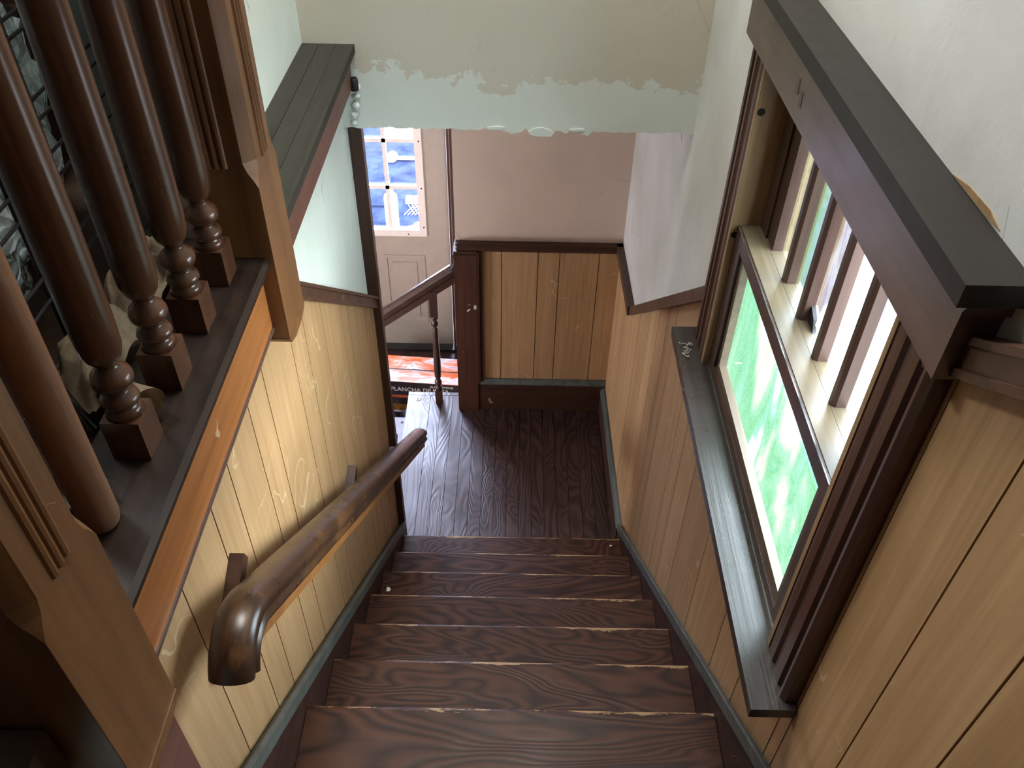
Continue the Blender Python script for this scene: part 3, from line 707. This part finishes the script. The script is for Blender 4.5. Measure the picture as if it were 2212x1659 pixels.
lathe(bm, [(0.012, 0.10), (0.021, 0.105), (0.022, 0.115), (0.014, 0.124), (0.011, 0.132), (0.019, 0.142), (0.022, 0.156), (0.018, 0.172), (0.010, 0.18), (0.012, 0.186), (0.019, 0.2), (0.022, 0.25), (0.0205, 0.36), (0.0165, 0.50), (0.015, 0.565), (0.010, 0.573), (0.011, 0.58), (0.02, 0.59), (0.022, 0.602), (0.019, 0.616), (0.011, 0.624), (0.015, 0.632), (0.021, 0.64), (0.016, 0.66)], 0.078, 1.198, 0.0, 16)
for v in bm.verts: v.co.y -= 0.012
obj('baluster', bm, 'dark_z', LB)
for o_ in [o for o in bpy.data.objects if o.name.startswith('baluster')]:
    pass
bm = bmesh.new(); box(bm, -0.70, -0.60, 1.135, 1.235, ENT + 0.001, 0.62); obj('newel_post', bm, 'dark_z', LB, 0.004)

def spot(axis, at, pts, mat, parent, name, lab=None):
    bm = bmesh.new(); prism(bm, pts, axis, at, at + 0.0008); return obj(name, bm, mat, parent, label=lab)
def oval(cx, cz, rx, rz, rot=0.0, n=10):
    return [(cx + rx * math.cos(t) * math.cos(rot) - rz * math.sin(t) * math.sin(rot), cz + rx * math.cos(t) * math.sin(rot) + rz * math.sin(t) * math.cos(rot)) for t in [2 * PI * k / n for k in range(n)]]
spot('y', 1.1154, oval(0.312, 0.772, 0.008, 0.016), 'chip', nw, 'paint_spot', 'white paint spot')
spot('y', 1.1154, oval(0.276, 0.752, 0.005, 0.013, -0.8), 'chip', nw, 'paint_spot', 'white paint spot')
spot('y', 1.1154, oval(0.280, 0.79, 0.0025, 0.004), 'chip', nw, 'paint_spot', 'white paint spot')
spot('y', D - 0.0229, [(0.380, 0.085), (0.392, 0.092), (0.396, 0.07), (0.410, 0.058), (0.402, 0.048), (0.388, 0.055)], 'jamb', BBb, 'bare_chip', 'pale bare chip')
# ------------------------------------------------------------------ wall handrail on the left
HR = thing('wall_handrail', 'worn brown moulded wooden handrail bracketed to the left panelled wall', 'handrail', (0.05, -0.7, 0.5))
hx = 0.058
def hz(y): return 2.275 - 0.815 * (y + 1.79)
ARC = [(-1.755, hz(-1.755)), (-1.775, 2.2595), (-1.795, 2.268), (-1.815, 2.2705), (-1.835, 2.267), (-1.852, 2.258), (-1.866, 2.244), (-1.876, 2.228)]
path = [(hx, 0.40, hz(0.40)), (hx, -0.6, hz(-0.6)), (hx, -1.70, hz(-1.70)), (hx, -1.73, hz(-1.73))] + [(hx, a, b) for a, b in ARC]
arc = [(0.039 * math.cos(t * PI / 14), 0.016 + 0.024 * math.sin(t * PI / 14)) for t in range(0, 15)]
prof = [(-0.027, -0.030), (0.027, -0.030), (0.029, -0.023), (0.039, -0.018), (0.0405, -0.012), (0.038, -0.007), (0.0335, -0.002), (0.0335, 0.003), (0.038, 0.007)] + arc + [(-0.038, 0.007), (-0.0335, 0.003), (-0.0335, -0.002), (-0.038, -0.007), (-0.0405, -0.012), (-0.039, -0.018), (-0.029, -0.023)]
bm = bmesh.new(); sweep(bm, prof, path, smooth=True); obj('rail', bm, 'rail', HR, sm=40)
bm = bmesh.new(); sweep(bm, [(-0.020, -0.060), (0.020, -0.060), (0.026, -0.053), (0.026, -0.031), (-0.026, -0.031), (-0.026, -0.053)], path[:-1] + [(hx, -1.872, 2.234)], smooth=True); obj('under_rail', bm, 'rail_under', HR, sm=30)
for y in (-1.70, -0.77, 0.02):
    c = Vector((0, y, hz(y) - 0.067)); d = Vector((0, 0.92, 0.39)); n_ = Vector((0, -0.39, 0.92))
    bm = bmesh.new()
    for v in box(bm, -0.0295, -0.001, -0.115, 0.115, -0.016, 0.016):
        v.co = Vector((v.co.x, 0, 0)) + c + d * v.co.y + n_ * v.co.z
    br = obj('bracket', bm, 'dark_z', HR, 0.003)
    bm = bmesh.new()
    for v in box(bm, -0.001, hx - 0.005, -0.02, 0.02, -0.02, 0.02):
        v.co = Vector((v.co.x, 0, 0)) + c + d * v.co.y + n_ * v.co.z
    obj('bracket_arm', bm, 'dark_x', br, 0.002)

# ------------------------------------------------------------------ window with stained glass
WN = struct('window_1', (1.1, -1.21, 2.0))
CY0, CY1 = -1.79, -0.635       # outer edges of the casing
def casing(ya, yb, inner):
    """profile across the casing: stepped mouldings; inner: +1 when the opening lies at larger y"""
    s = inner
    a = ya if s > 0 else yb
    pr = [(0, 1.105), (0, 1.068), (0.012, 1.060), (0.022, 1.062), (0.024, 1.068), (0.034, 1.070), (0.040, 1.062), (0.060, 1.060), (0.064, 1.066), (0.084, 1.068), (0.090, 1.062), (0.108, 1.060), (0.120, 1.064), (0.126, 1.072), (0.130, 1.085), (0.130, 1.105)]
    bm = bmesh.new(); prism(bm, [(x, a + s * d) for d, x in pr], 'z', 2.002, 2.90); return bm
obj('side_casing', casing(CY0, CY0 + 0.13, 1), 'case', WN, 0.0015, seg=1, angle=20)
obj('side_casing', casing(CY1 - 0.13, CY1, -1), 'case', WN, 0.0015, seg=1, angle=20)
hb = B('header_board', 'case_y', WN, 1.047, 1.10, -1.815, -0.61, 2.872, 2.978, 0.003)
for y_, z_ in ((-1.055, 2.93), (-1.088, 2.918)):
    bm = bmesh.new(); prism(bm, [(y_ - 0.01, z_ - 0.012), (y_ + 0.007, z_ - 0.016), (y_ + 0.01, z_ + 0.014), (y_ - 0.006, z_ + 0.016)], 'x', 1.0462, 1.0472); obj('patch_mark', bm, 'dark_y', hb)
bm = bmesh.new(); prism(bm, [(1.10, 2.978), (1.045, 2.978), (1.040, 2.984), (1.045, 2.992), (1.038, 3.002), (1.10, 3.002)], 'y', -1.825, -0.60); obj('header_moulding', bm, 'case_y', WN, 0.001, seg=1)
B('bare_patch', 'bead', WN, 1.0362, 1.046, -1.80, -1.745, 2.986, 3.003, 0.003, label='bare pale wood where the moulding broke off')
B('header_cap', 'capdark', WN, 1.020, 1.10, -1.842, -0.58, 3.003, 3.034, 0.005)
sl = bmesh.new(); prism(sl, [(-1.806, 1.972), (-1.806, 2.002), (-0.60, 2.002), (-0.60, 1.972)], 'x', 0.999, 1.088); obj('sill', sl, 'sill', WN, 0.006)
B('apron', 'capdark', WN, 1.065, 1.10, -1.77, -0.65, 1.94, 1.972, 0.003)
# jambs
B('jamb', 'jamb', WN, 1.062, 1.176, -0.7695, -0.755, 2.002, 2.92)
B('jamb', 'jamb', WN, 1.062, 1.176, -1.668, -1.6555, 2.002, 2.92)
B('head_jamb', 'case_y', WN, 1.072, 1.176, -1.668, -0.755, 2.905, 2.92)
for ya, yb in ((-0.7695, -0.755), (-1.668, -1.6555)): B('dark_jamb_liner', 'reveal_dark', WN, 1.176, 1.25, ya, yb, 1.99, 2.92)  # dark reveals added so daylit jambs don't wash out the glass
for ya, yb in ((-0.7705, -0.7695), (-1.6555, -1.6545)): B('dark_jamb_liner', 'reveal_dark', WN, 1.133, 1.176, ya, yb, 2.01, 2.40)
B('dark_sill_liner', 'reveal_dark', WN, 1.133, 1.27, -1.655, -0.77, 1.99, 2.005)  # dark liner added over the daylit bottom reveal
for z_ in (2.752, 2.430):
    bm = bmesh.new(); bmesh.ops.create_cone(bm, cap_ends=True, segments=14, radius1=0.009, radius2=0.009, depth=0.004, matrix=Matrix.Rotation(PI / 2, 4, 'X'))
    for v in bm.verts: v.co += Vector((1.074, -0.769, z_))
    obj('screw', bm, 'brass', WN)
# lower sash
LS = bpy.data.objects.new('lower_sash', None); COL.objects.link(LS); LS.parent = WN; LS.location = Vector((1.1, -1.21, 2.003)) - WN.location
y0, y1, z0, z1, xa, xb = -1.655, -0.77, 2.003, 2.457, 1.080, 1.132
B('stile', 'sash', LS, xa, xb, y1 - 0.055, y1, z0, z1, 0.002)
B('stile', 'sash', LS, xa, xb, y0, y0 + 0.055, z0, z1, 0.002)
B('bottom_rail', 'sash', LS, xa, xb, y0 + 0.055, y1 - 0.055, z0, z0 + 0.036, 0.002)
B('meeting_rail', ['sash'], LS, xa, xa + 0.006, y0 + 0.055, y1 - 0.055, z1 - 0.045, z1 - 0.001, 0.001)
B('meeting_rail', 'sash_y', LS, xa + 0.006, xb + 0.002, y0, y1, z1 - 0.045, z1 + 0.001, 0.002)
b_ = 0.024
B('glazing_bead', 'bead', LS, 1.088, 1.108, y1 - 0.055 - b_, y1 - 0.055, z0 + 0.036, z1 - 0.045, 0.005)
B('glazing_bead', 'bead', LS, 1.088, 1.108, y0 + 0.055, y0 + 0.055 + b_, z0 + 0.036, z1 - 0.045, 0.005)
B('glazing_bead', 'bead', LS, 1.088, 1.108, y0 + 0.055 + b_, y1 - 0.055 - b_, z0 + 0.036, z0 + 0.036 + b_, 0.005)
B('glass_pane', 'glass_big', LS, 1.108, 1.113, y0 + 0.05, y1 - 0.05, z0 + 0.03, z1 - 0.04, label='streaky green, white and violet stained glass')
for nm, bb in (('dark_sash_liner', (y1 - 0.062, y1 - 0.0545, z0 + 0.03, z1 - 0.04)), ('dark_sash_liner', (y0 + 0.0545, y0 + 0.062, z0 + 0.03, z1 - 0.04)), ('dark_sash_liner', (y0 + 0.055, y1 - 0.055, z0 + 0.0355, z0 + 0.044)), ('dark_sash_liner', (y0 + 0.055, y1 - 0.055, z1 - 0.055, z1 - 0.0445))):
    B(nm, 'reveal_dark', LS, 1.1135, 1.1345, *bb)  # dark liners added to hide daylit sash sides behind the pane
# pale strip standing in for the light caught by the pane edge
es = bmesh.new()
box(es, 1.0785, 1.080, y1 - 0.003, y1, z0, z1); box(es, 1.0785, 1.080, y0, y1 - 0.003, z1 - 0.002, z1 + 0.001); box(es, 1.0785, 1.081, y0, y1 - 0.003, z0, z0 + 0.002)
obj('edge_glint_strip', es, 'silver', LS)
# upper sash with five lights
US = bpy.data.objects.new('upper_sash', None); COL.objects.link(US); US.parent = WN; US.location = Vector((1.15, -1.21, 2.457)) - WN.location
pit, pw = 0.1362, 0.110; ys = -0.885
B('stile', 'sash', US, 1.134, 1.175, -0.83, -0.77, 2.42, 2.90, 0.002)
B('stile', 'sash', US, 1.139, 1.175, ys, -0.83, 2.42, 2.90, 0.006)
B('stile', 'sash', US, 1.134, 1.175, -1.655, ys - 5 * pit + 0.026, 2.42, 2.90, 0.004)
B('top_rail', 'sash', US, 1.134, 1.175, -1.655, -0.77, 2.86, 2.905, 0.002)
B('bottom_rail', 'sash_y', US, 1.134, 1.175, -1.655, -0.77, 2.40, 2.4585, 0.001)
for k in range(5):
    a = ys - k * pit
    if k:
        bm = bmesh.new(); prism(bm, [(1.1345, a + 0.006), (1.1345, a + 0.02), (1.142, a + 0.026), (1.17, a + 0.026), (1.17, a), (1.142, a)], 'z', 2.4585, 2.862)
        obj('muntin', bm, 'sash', US, 0.0015, seg=1)
    if k == 2:
        bm = bmesh.new()
        prism(bm, [(a - pw, 2.452), (a - pw, 2.87), (a, 2.87), (a, 2.50), (a - 0.03, 2.485), (a - 0.045, 2.462), (a - 0.075, 2.47), (a - 0.09, 2.452)], 'x', 1.163, 1.168)
    else:
        bm = bmesh.new(); box(bm, 1.163, 1.168, a - pw, a, 2.452, 2.87)
    obj('glass_pane', bm, 'glass_%d' % (k + 1), US, label=['cream yellow glass', 'green glass', 'amber glass broken at its lower corner', 'milky white glass', 'white glass with green streaks'][k])
bm = bmesh.new(); a = ys - 2 * pit
prism(bm, [(a - 0.035, 2.475), (a - 0.05, 2.47), (a - 0.085, 2.50), (a - 0.09, 2.545), (a - 0.07, 2.565), (a - 0.045, 2.53)], 'x', 1.160, 1.163); obj('glass_repair', bm, 'glass_4', US, label='white patch over the broken corner')
bm = bmesh.new(); prism(bm, [(a - 0.002, 2.4588), (a - 0.0, 2.498), (a - 0.03, 2.484), (a - 0.045, 2.4588)], 'x', 1.155, 1.1625); obj('broken_hole', bm, 'black', US)
# dust tangle on the sill
bm = bmesh.new()
for k in range(7):
    p = [Vector((1.03 + random.uniform(-.012, .012), -0.70 + random.uniform(-.02, .02), 2.006))]
    for j in range(7): p.append(p[-1] + Vector((random.uniform(-.008, .008), random.uniform(-.012, .008), random.uniform(-.003, .004)))); p[-1].z = max(2.004, p[-1].z)
    tube(bm, p, 0.0011, 5)
o = obj('dust_tangle', bm, 'fluff'); tag(o, 'small grey tangle of dust at the far end of the black window sill', 'dust')

# ------------------------------------------------------------------ upper balustrade on the left
UB = thing('stair_balustrade', 'dark turned balustrade with two chamfered newels along the upper floor edge', 'railing', (-0.05, -1.6, 2.42))
bm = bmesh.new(); prism(bm, [(-0.135, 2.577), (0.016, 2.577), (0.024, 2.585), (0.024, 2.594), (0.016, 2.602), (-0.135, 2.602)], 'y', -2.005, -1.17); obj('base_rail', bm, 'cap', UB, 0.002)
B('fascia_board', 'facia', UB, -0.03, 0.0, -2.005, -1.17, 2.424, 2.577, 0.003)
B('fascia_bead', 'case_y', UB, -0.034, 0.003, -2.005, -1.17, 2.416, 2.425, 0.003)
B('top_rail', 'baluster', UB, -0.10, -0.02, -1.99, -1.17, 3.43, 3.50, 0.015)
def baluster(cy):
    cx = -0.060
    bm = bmesh.new(); h = 0.029
    # square block with turned shoulders
    box(bm, cx - h, cx + h, cy - h, cy + h, 2.6025, 2.678)
    N = 20
    base = [v for v in bm.verts if v.co.z > 2.67]
    lathe(bm, [(h * 1.0, 0.0755), (0.024, 0.088), (0.016, 0.092), (0.026, 0.096), (0.029, 0.103), (0.026, 0.111), (0.017, 0.116), (0.0145, 0.121), (0.022, 0.126), (0.029, 0.134), (0.031, 0.143), (0.028, 0.153), (0.019, 0.162), (0.0145, 0.167), (0.0145, 0.171), (0.0185, 0.175), (0.026, 0.186), (0.030, 0.20), (0.0315, 0.24), (0.0315, 0.40), (0.029, 0.62), (0.026, 0.83)], cx, cy, 2.6025, 24)
    return obj('baluster', bm, 'baluster', UB)
for cy in (-1.70, -1.542, -1.389, -1.241): baluster(cy)
bm = bmesh.new(); lathe(bm, [(0.021, 0), (0.025, 0.006), (0.0275, 0.02), (0.028, 0.3), (0.0285, 0.6), (0.027, 0.835)], -0.060, -1.853, 2.6025, 24); obj('baluster', bm, 'dowel', UB, label='plain brown dowel without a turned base')
def newel(yc, zb, name='newel_post'):
    s = 0.0725; x1 = 0.033; xc = x1 - s
    bm = bmesh.new()
    zt = 3.9; zs = 2.79; c = 0.022
    def ring(cc, z): return [(xc - s + cc, yc - s, z), (xc + s - cc, yc - s, z), (xc + s, yc - s + cc, z), (xc + s, yc + s - cc, z), (xc + s - cc, yc + s, z), (xc - s + cc, yc + s, z), (xc - s, yc + s - cc, z), (xc - s, yc - s + cc, z)]
    zz = [(0.0008, zb + 0.02), (0.0008, zs - 0.03), (0.008, zs - 0.014), (0.016, zs), (c, zs + 0.02), (c, zt)]
    R = [[bm.verts.new(p) for p in ring(cc, z)] for cc, z in zz]
    for a, b in zip(R, R[1:]):
        for k in range(8): bm.faces.new((a[k], a[(k + 1) % 8], b[(k + 1) % 8], b[k]))
    bm.faces.new(R[0][::-1]); bm.faces.new(R[-1])
    n = obj(name, bm, 'newel', UB)
    # rounded drop end
    bm = bmesh.new(); q = s + 0.004
    prism(bm, [(yc - q + 0.002, zb + 0.0195), (yc - q + .01, zb + 0.006), (yc - q * 0.4, zb - 0.004), (yc + q * 0.4, zb - 0.004), (yc + q - 0.01, zb + 0.006), (yc + q - 0.002, zb + 0.0195)], 'x', xc - q + 0.004, xc + q - 0.002)
    obj('drop_end', bm, 'newel', n, 0.002)
    for face in (0, 1):
        bm = bmesh.new()
        for k in (-1, 0, 1):
            o_ = k * 0.0145
            pr = [(-0.0068, 0), (-0.0045, 0.0035), (0, 0.0048), (0.0045, 0.0035), (0.0068, 0)]
            if face == 0: prism(bm, [(x1 + d, yc + o_ + t) for t, d in pr], 'z', 2.80 + abs(k) * 0.0, 3.88)
            else: prism(bm, [(xc + o_ + t, yc - s - d) for t, d in pr], 'z', 2.80, 3.88)
        obj('reeding', bm, 'newel', n)
    return n
newel(-1.098, 2.372); newel(-2.066, 2.372)

# ------------------------------------------------------------------ things in the upper hall, seen through the balusters
WR = thing('wire_rack', 'dark wire rack panel with grey steel post standing behind the balusters', 'rack', (-0.27, -1.5, UP))
for y in (-1.94, -1.785, -1.63, -1.472, -1.318, -1.165):
    bm = bmesh.new(); tube(bm, [(-0.255, y, UP + 0.02), (-0.255, y, 3.7)], 0.0032, 8); obj('wire', bm, 'wire', WR)
for z in (2.62, 2.72, 2.76, 2.864, 2.905, 2.962, 2.995, 3.09, 3.117, 3.21, 3.25, 3.35):
    bm = bmesh.new(); tube(bm, [(-0.249, -2.0, z), (-0.249, -1.05, z)], 0.0032, 8); obj('wire', bm, 'wire', WR)
B('post', 'steel', WR, -0.27, -0.24, -1.07, -1.045, UP + 0.001, 3.7, 0.003)
B('post', 'steel', WR, -0.27, -0.24, -2.03, -2.005, UP + 0.001, 3.7, 0.003)
for z in (2.78, 2.83, 2.88, 2.93):
    bm = bmesh.new(); bmesh.ops.create_cone(bm, cap_ends=True, segments=12, radius1=0.006, radius2=0.006, depth=0.004, matrix=Matrix.Translation((-0.238, -1.0575, z)) @ Matrix.Rotation(PI / 2, 4, 'Y'))
    obj('post_hole', bm, 'black', WR)
bm = bmesh.new(); blob(bm, (-0.52, -1.46, 2.92), (0.21, 0.50, 0.42), 4, 0.24, 9.0, 5)
for v in bm.verts:
    v.co.z = max(UP + 0.004, v.co.z)
    v.co += Vector((1, 0, 0.3)) * 0.03 * mnoise.noise(v.co * 14) + Vector((1, 0, 0)) * 0.012 * mnoise.noise(v.co * 34)
    v.co.z = max(UP + 0.004, v.co.z); v.co.x = min(v.co.x, -0.275)
o = obj('plastic_sack', bm, 'plastic'); tag(o, 'big crumpled clear grey plastic sack behind the wire rack', 'bag')
bm = bmesh.new(); blob(bm, (-0.76, -0.74, 3.05), (0.15, 0.13, 0.20), 9, 0.3)
for v in bm.verts: v.co.z = max(v.co.z, 2.902)
o = obj('green_bundle', bm, 'green'); tag(o, 'dark green fabric bundle above and behind the plastic sack', 'bundle')
WD = thing('wardrobe', 'dark brown wooden wardrobe at the end of the upper hall', 'wardrobe', (-0.7, -0.35, UP))
B('body', 'brownbox', WD, -1.3, -0.28, -0.55, -0.02, UP + 0.001, 4.4, 0.004)
for a in (-1.28, -0.78): B('door', 'brownbox', WD, a, a + 0.485, -0.568, -0.551, UP + 0.1, 4.36, 0.004)
for z_, h_ in ((UP + 0.05, 0.02), (UP + 0.02, 0.014)): B('plinth_moulding', 'capdark', WD, -1.3, -0.275, -0.58, -0.555, z_, z_ + h_, 0.004)
# green bundle rests on a stool
GS = thing('crate', 'dark slatted crate under the green bundle beyond the plastic sack', 'crate', (-0.75, -0.75, UP))
B('body', 'brownbox', GS, -0.92, -0.60, -0.86, -0.60, UP + 0.001, 2.90, 0.006)
for z_ in (2.62, 2.72, 2.82): B('slat', 'brownbox', GS, -0.60, -0.59, -0.87, -0.59, z_, z_ + 0.06, 0.002)
# beige cloths
def cloth(cx, cy, sx, sy, seed, hgt, rot, lab, n=34):
    bm = bmesh.new(); V = {}
    for i in range(n):
        for j in range(n):
            u, v = i / (n - 1) - .5, j / (n - 1) - .5
            e = max(0.0, 1 - 2.0 * max(abs(u), abs(v)))
            q = Vector((u * 3.2, v * 3.2, seed))
            z = hgt * (0.25 + 0.75 * min(1, e * 2.2)) * (0.55 + 0.9 * mnoise.noise(q) + 0.35 * abs(mnoise.noise(q * 3.1)))
            x = u * sx + 0.05 * sx * mnoise.noise(q * 2 + Vector((9, 0, 0))); y = v * sy + 0.08 * sy * mnoise.noise(q * 2 + Vector((0, 9, 0)))
            cr, sr = math.cos(rot), math.sin(rot)
            V[i, j] = bm.verts.new((cx + x * cr - y * sr, cy + x * sr + y * cr, UP + 0.032 + max(0.0, z)))
    for i in range(n - 1):
        for j in range(n - 1):
            f = bm.faces.new((V[i, j], V[i + 1, j], V[i + 1, j + 1], V[i, j + 1])); f.smooth = True
    bmesh.ops.solidify(bm, geom=bm.faces[:], thickness=0.006)
    o = obj('canvas_cloth', bm, 'cloth'); tag(o, lab, 'cloth'); return o
cloth(-0.19, -1.535, 0.10, 0.24, 1.7, 0.10, 0.0, 'crumpled beige canvas cloth behind the third and fourth baluster from the far newel')
cloth(-0.19, -1.285, 0.10, 0.22, 5.3, 0.085, 0.0, 'crumpled beige canvas cloth beside the farthest balusters')
def roll(c, r, ln, dirv, lab):
    bm = bmesh.new(); d = Vector(dirv).normalized(); s = d.cross(Vector((0, 0, 1))).normalized(); u = s.cross(d)
    prev = None
    for i in range(22):
        a = 2 * PI * i / 21 * 0.93 + 0.8
        row = []
        for j in range(6):
            t = j / 5 - 0.5; rr = r * (1 + 0.15 * math.sin(a * 2 + t * 3)) * (1 + 0.25 * t)
            row.append(bm.verts.new(Vector(c) + d * (ln * t) + s * rr * math.cos(a) + u * rr * math.sin(a)))
        if prev:
            for k in range(5):
                f = bm.faces.new((prev[k], prev[k + 1], row[k + 1], row[k])); f.smooth = True
        prev = row
    bmesh.ops.solidify(bm, geom=bm.faces[:], thickness=0.004)
    o = obj('canvas_roll', bm, 'cloth'); tag(o, lab, 'cloth'); return o
roll((-0.098, -1.625, 2.64), 0.028, 0.11, (0.7, -0.5, 0.1), 'curled beige canvas end sticking out beside the second nearest turned baluster')
roll((-0.115, -1.79, 2.632), 0.026, 0.09, (0.6, -0.7, 0.0), 'curled beige canvas end beside the plain dowel')
bm = bmesh.new(); tube(bm, [(-0.145, -1.665, 2.604), (-0.185, -1.655, 2.70), (-0.23, -1.66, 2.82)], 0.009, 12); o = obj('metal_tube', bm, 'chrome'); tag(o, 'shiny pale metal tube leaning on the rack between dowel and nearest turned baluster', 'tube')

# ------------------------------------------------------------------ paint chips on the stairs
def chip(p, r, lab):
    bm = bmesh.new(); n = 8
    prism(bm, [(p[0] + r * math.cos(2 * PI * k / n) * random.uniform(.6, 1.2), p[1] + r * math.sin(2 * PI * k / n) * random.uniform(.5, 1)) for k in range(n)], 'z', p[2], p[2] + 0.004)
    o = obj('paint_chip', bm, 'chip'); tag(o, lab, 'paint chip')
chip((0.068, -0.748, 4 * H + 0.0005), 0.011, 'white paint chip at the left end of the fourth tread up from the landing')
chip((1.02, -0.05, H + 0.0005), 0.006, 'tiny white paint chip at the right end of the lowest tread')

# ------------------------------------------------------------------ outside the entrance door
GR = struct('ground', (-2, 10, -0.62)); bm = bmesh.new(); box(bm, -60, 60, -60, 80, -0.72, -0.60); obj('paving', bm, 'asphalt', GR)
bm = bmesh.new(); lathe(bm, [(0.055, 0), (0.06, 0.01), (0.06, 0.30), (0.055, 0.33), (0.03, 0.35), (0.03, 0.37)], -0.60, 4.15, -0.599, 20); o = obj('canister', bm, 'white'); tag(o, 'white round canister standing outside beyond the door glass', 'canister')
MP = thing('mesh_panel', 'white mesh panel lying outside beyond the lower right pane', 'panel', (-0.40, 4.5, -0.6))
bm = bmesh.new()
for k in range(9):
    t0 = -0.52 + k * 0.035
    tube(bm, [(t0, 4.36, -0.592), (t0 + 0.10, 4.58, -0.592)], 0.004, 5); tube(bm, [(t0 + 0.10, 4.36, -0.586), (t0, 4.58, -0.586)], 0.004, 5)
obj('mesh', bm, 'white', MP, kind='stuff'); B('edge_bar', 'white', MP, -0.53, -0.13, 4.57, 4.66, -0.599, -0.56, 0.004)
BRm = thing('broom', 'white and red handled stick lying on the ground outside the door', 'broom', (-0.45, 4.3, -0.6))
bm = bmesh.new(); tube(bm, [(-0.53, 4.06, -0.58), (-0.40, 4.15, -0.58)], 0.012, 8); obj('handle', bm, 'white', BRm)
bm = bmesh.new(); tube(bm, [(-0.40, 4.15, -0.575), (-0.22, 4.275, -0.575)], 0.02, 8); obj('red_head', bm, 'redbar', BRm)
SH = thing('scoop', 'white long handled scoop lying on the ground outside the door', 'scoop', (-0.6, 5.46, -0.6))
bm = bmesh.new(); blob(bm, (-0.77, 5.47, -0.575), (0.07, 0.11, 0.03), 2, 0.15, 3, 2); obj('blade', bm, 'white', SH)
bm = bmesh.new(); tube(bm, [(-0.71, 5.44, -0.57), (-0.2, 5.44, -0.57)], 0.02, 8); obj('handle', bm, 'white', SH)
o = B('kerb_block', 'white', None, -0.9, -0.3, 5.95, 6.15, -0.599, -0.52, 0.01); tag(o, 'white kerb block outside far beyond the door glass', 'block')
o = B('paving_slab', 'asphalt', None, -1.05, -0.72, 4.5, 5.1, -0.599, -0.58, 0.01); tag(o, 'flat blue grey slab on the ground left of the white canister', 'slab')
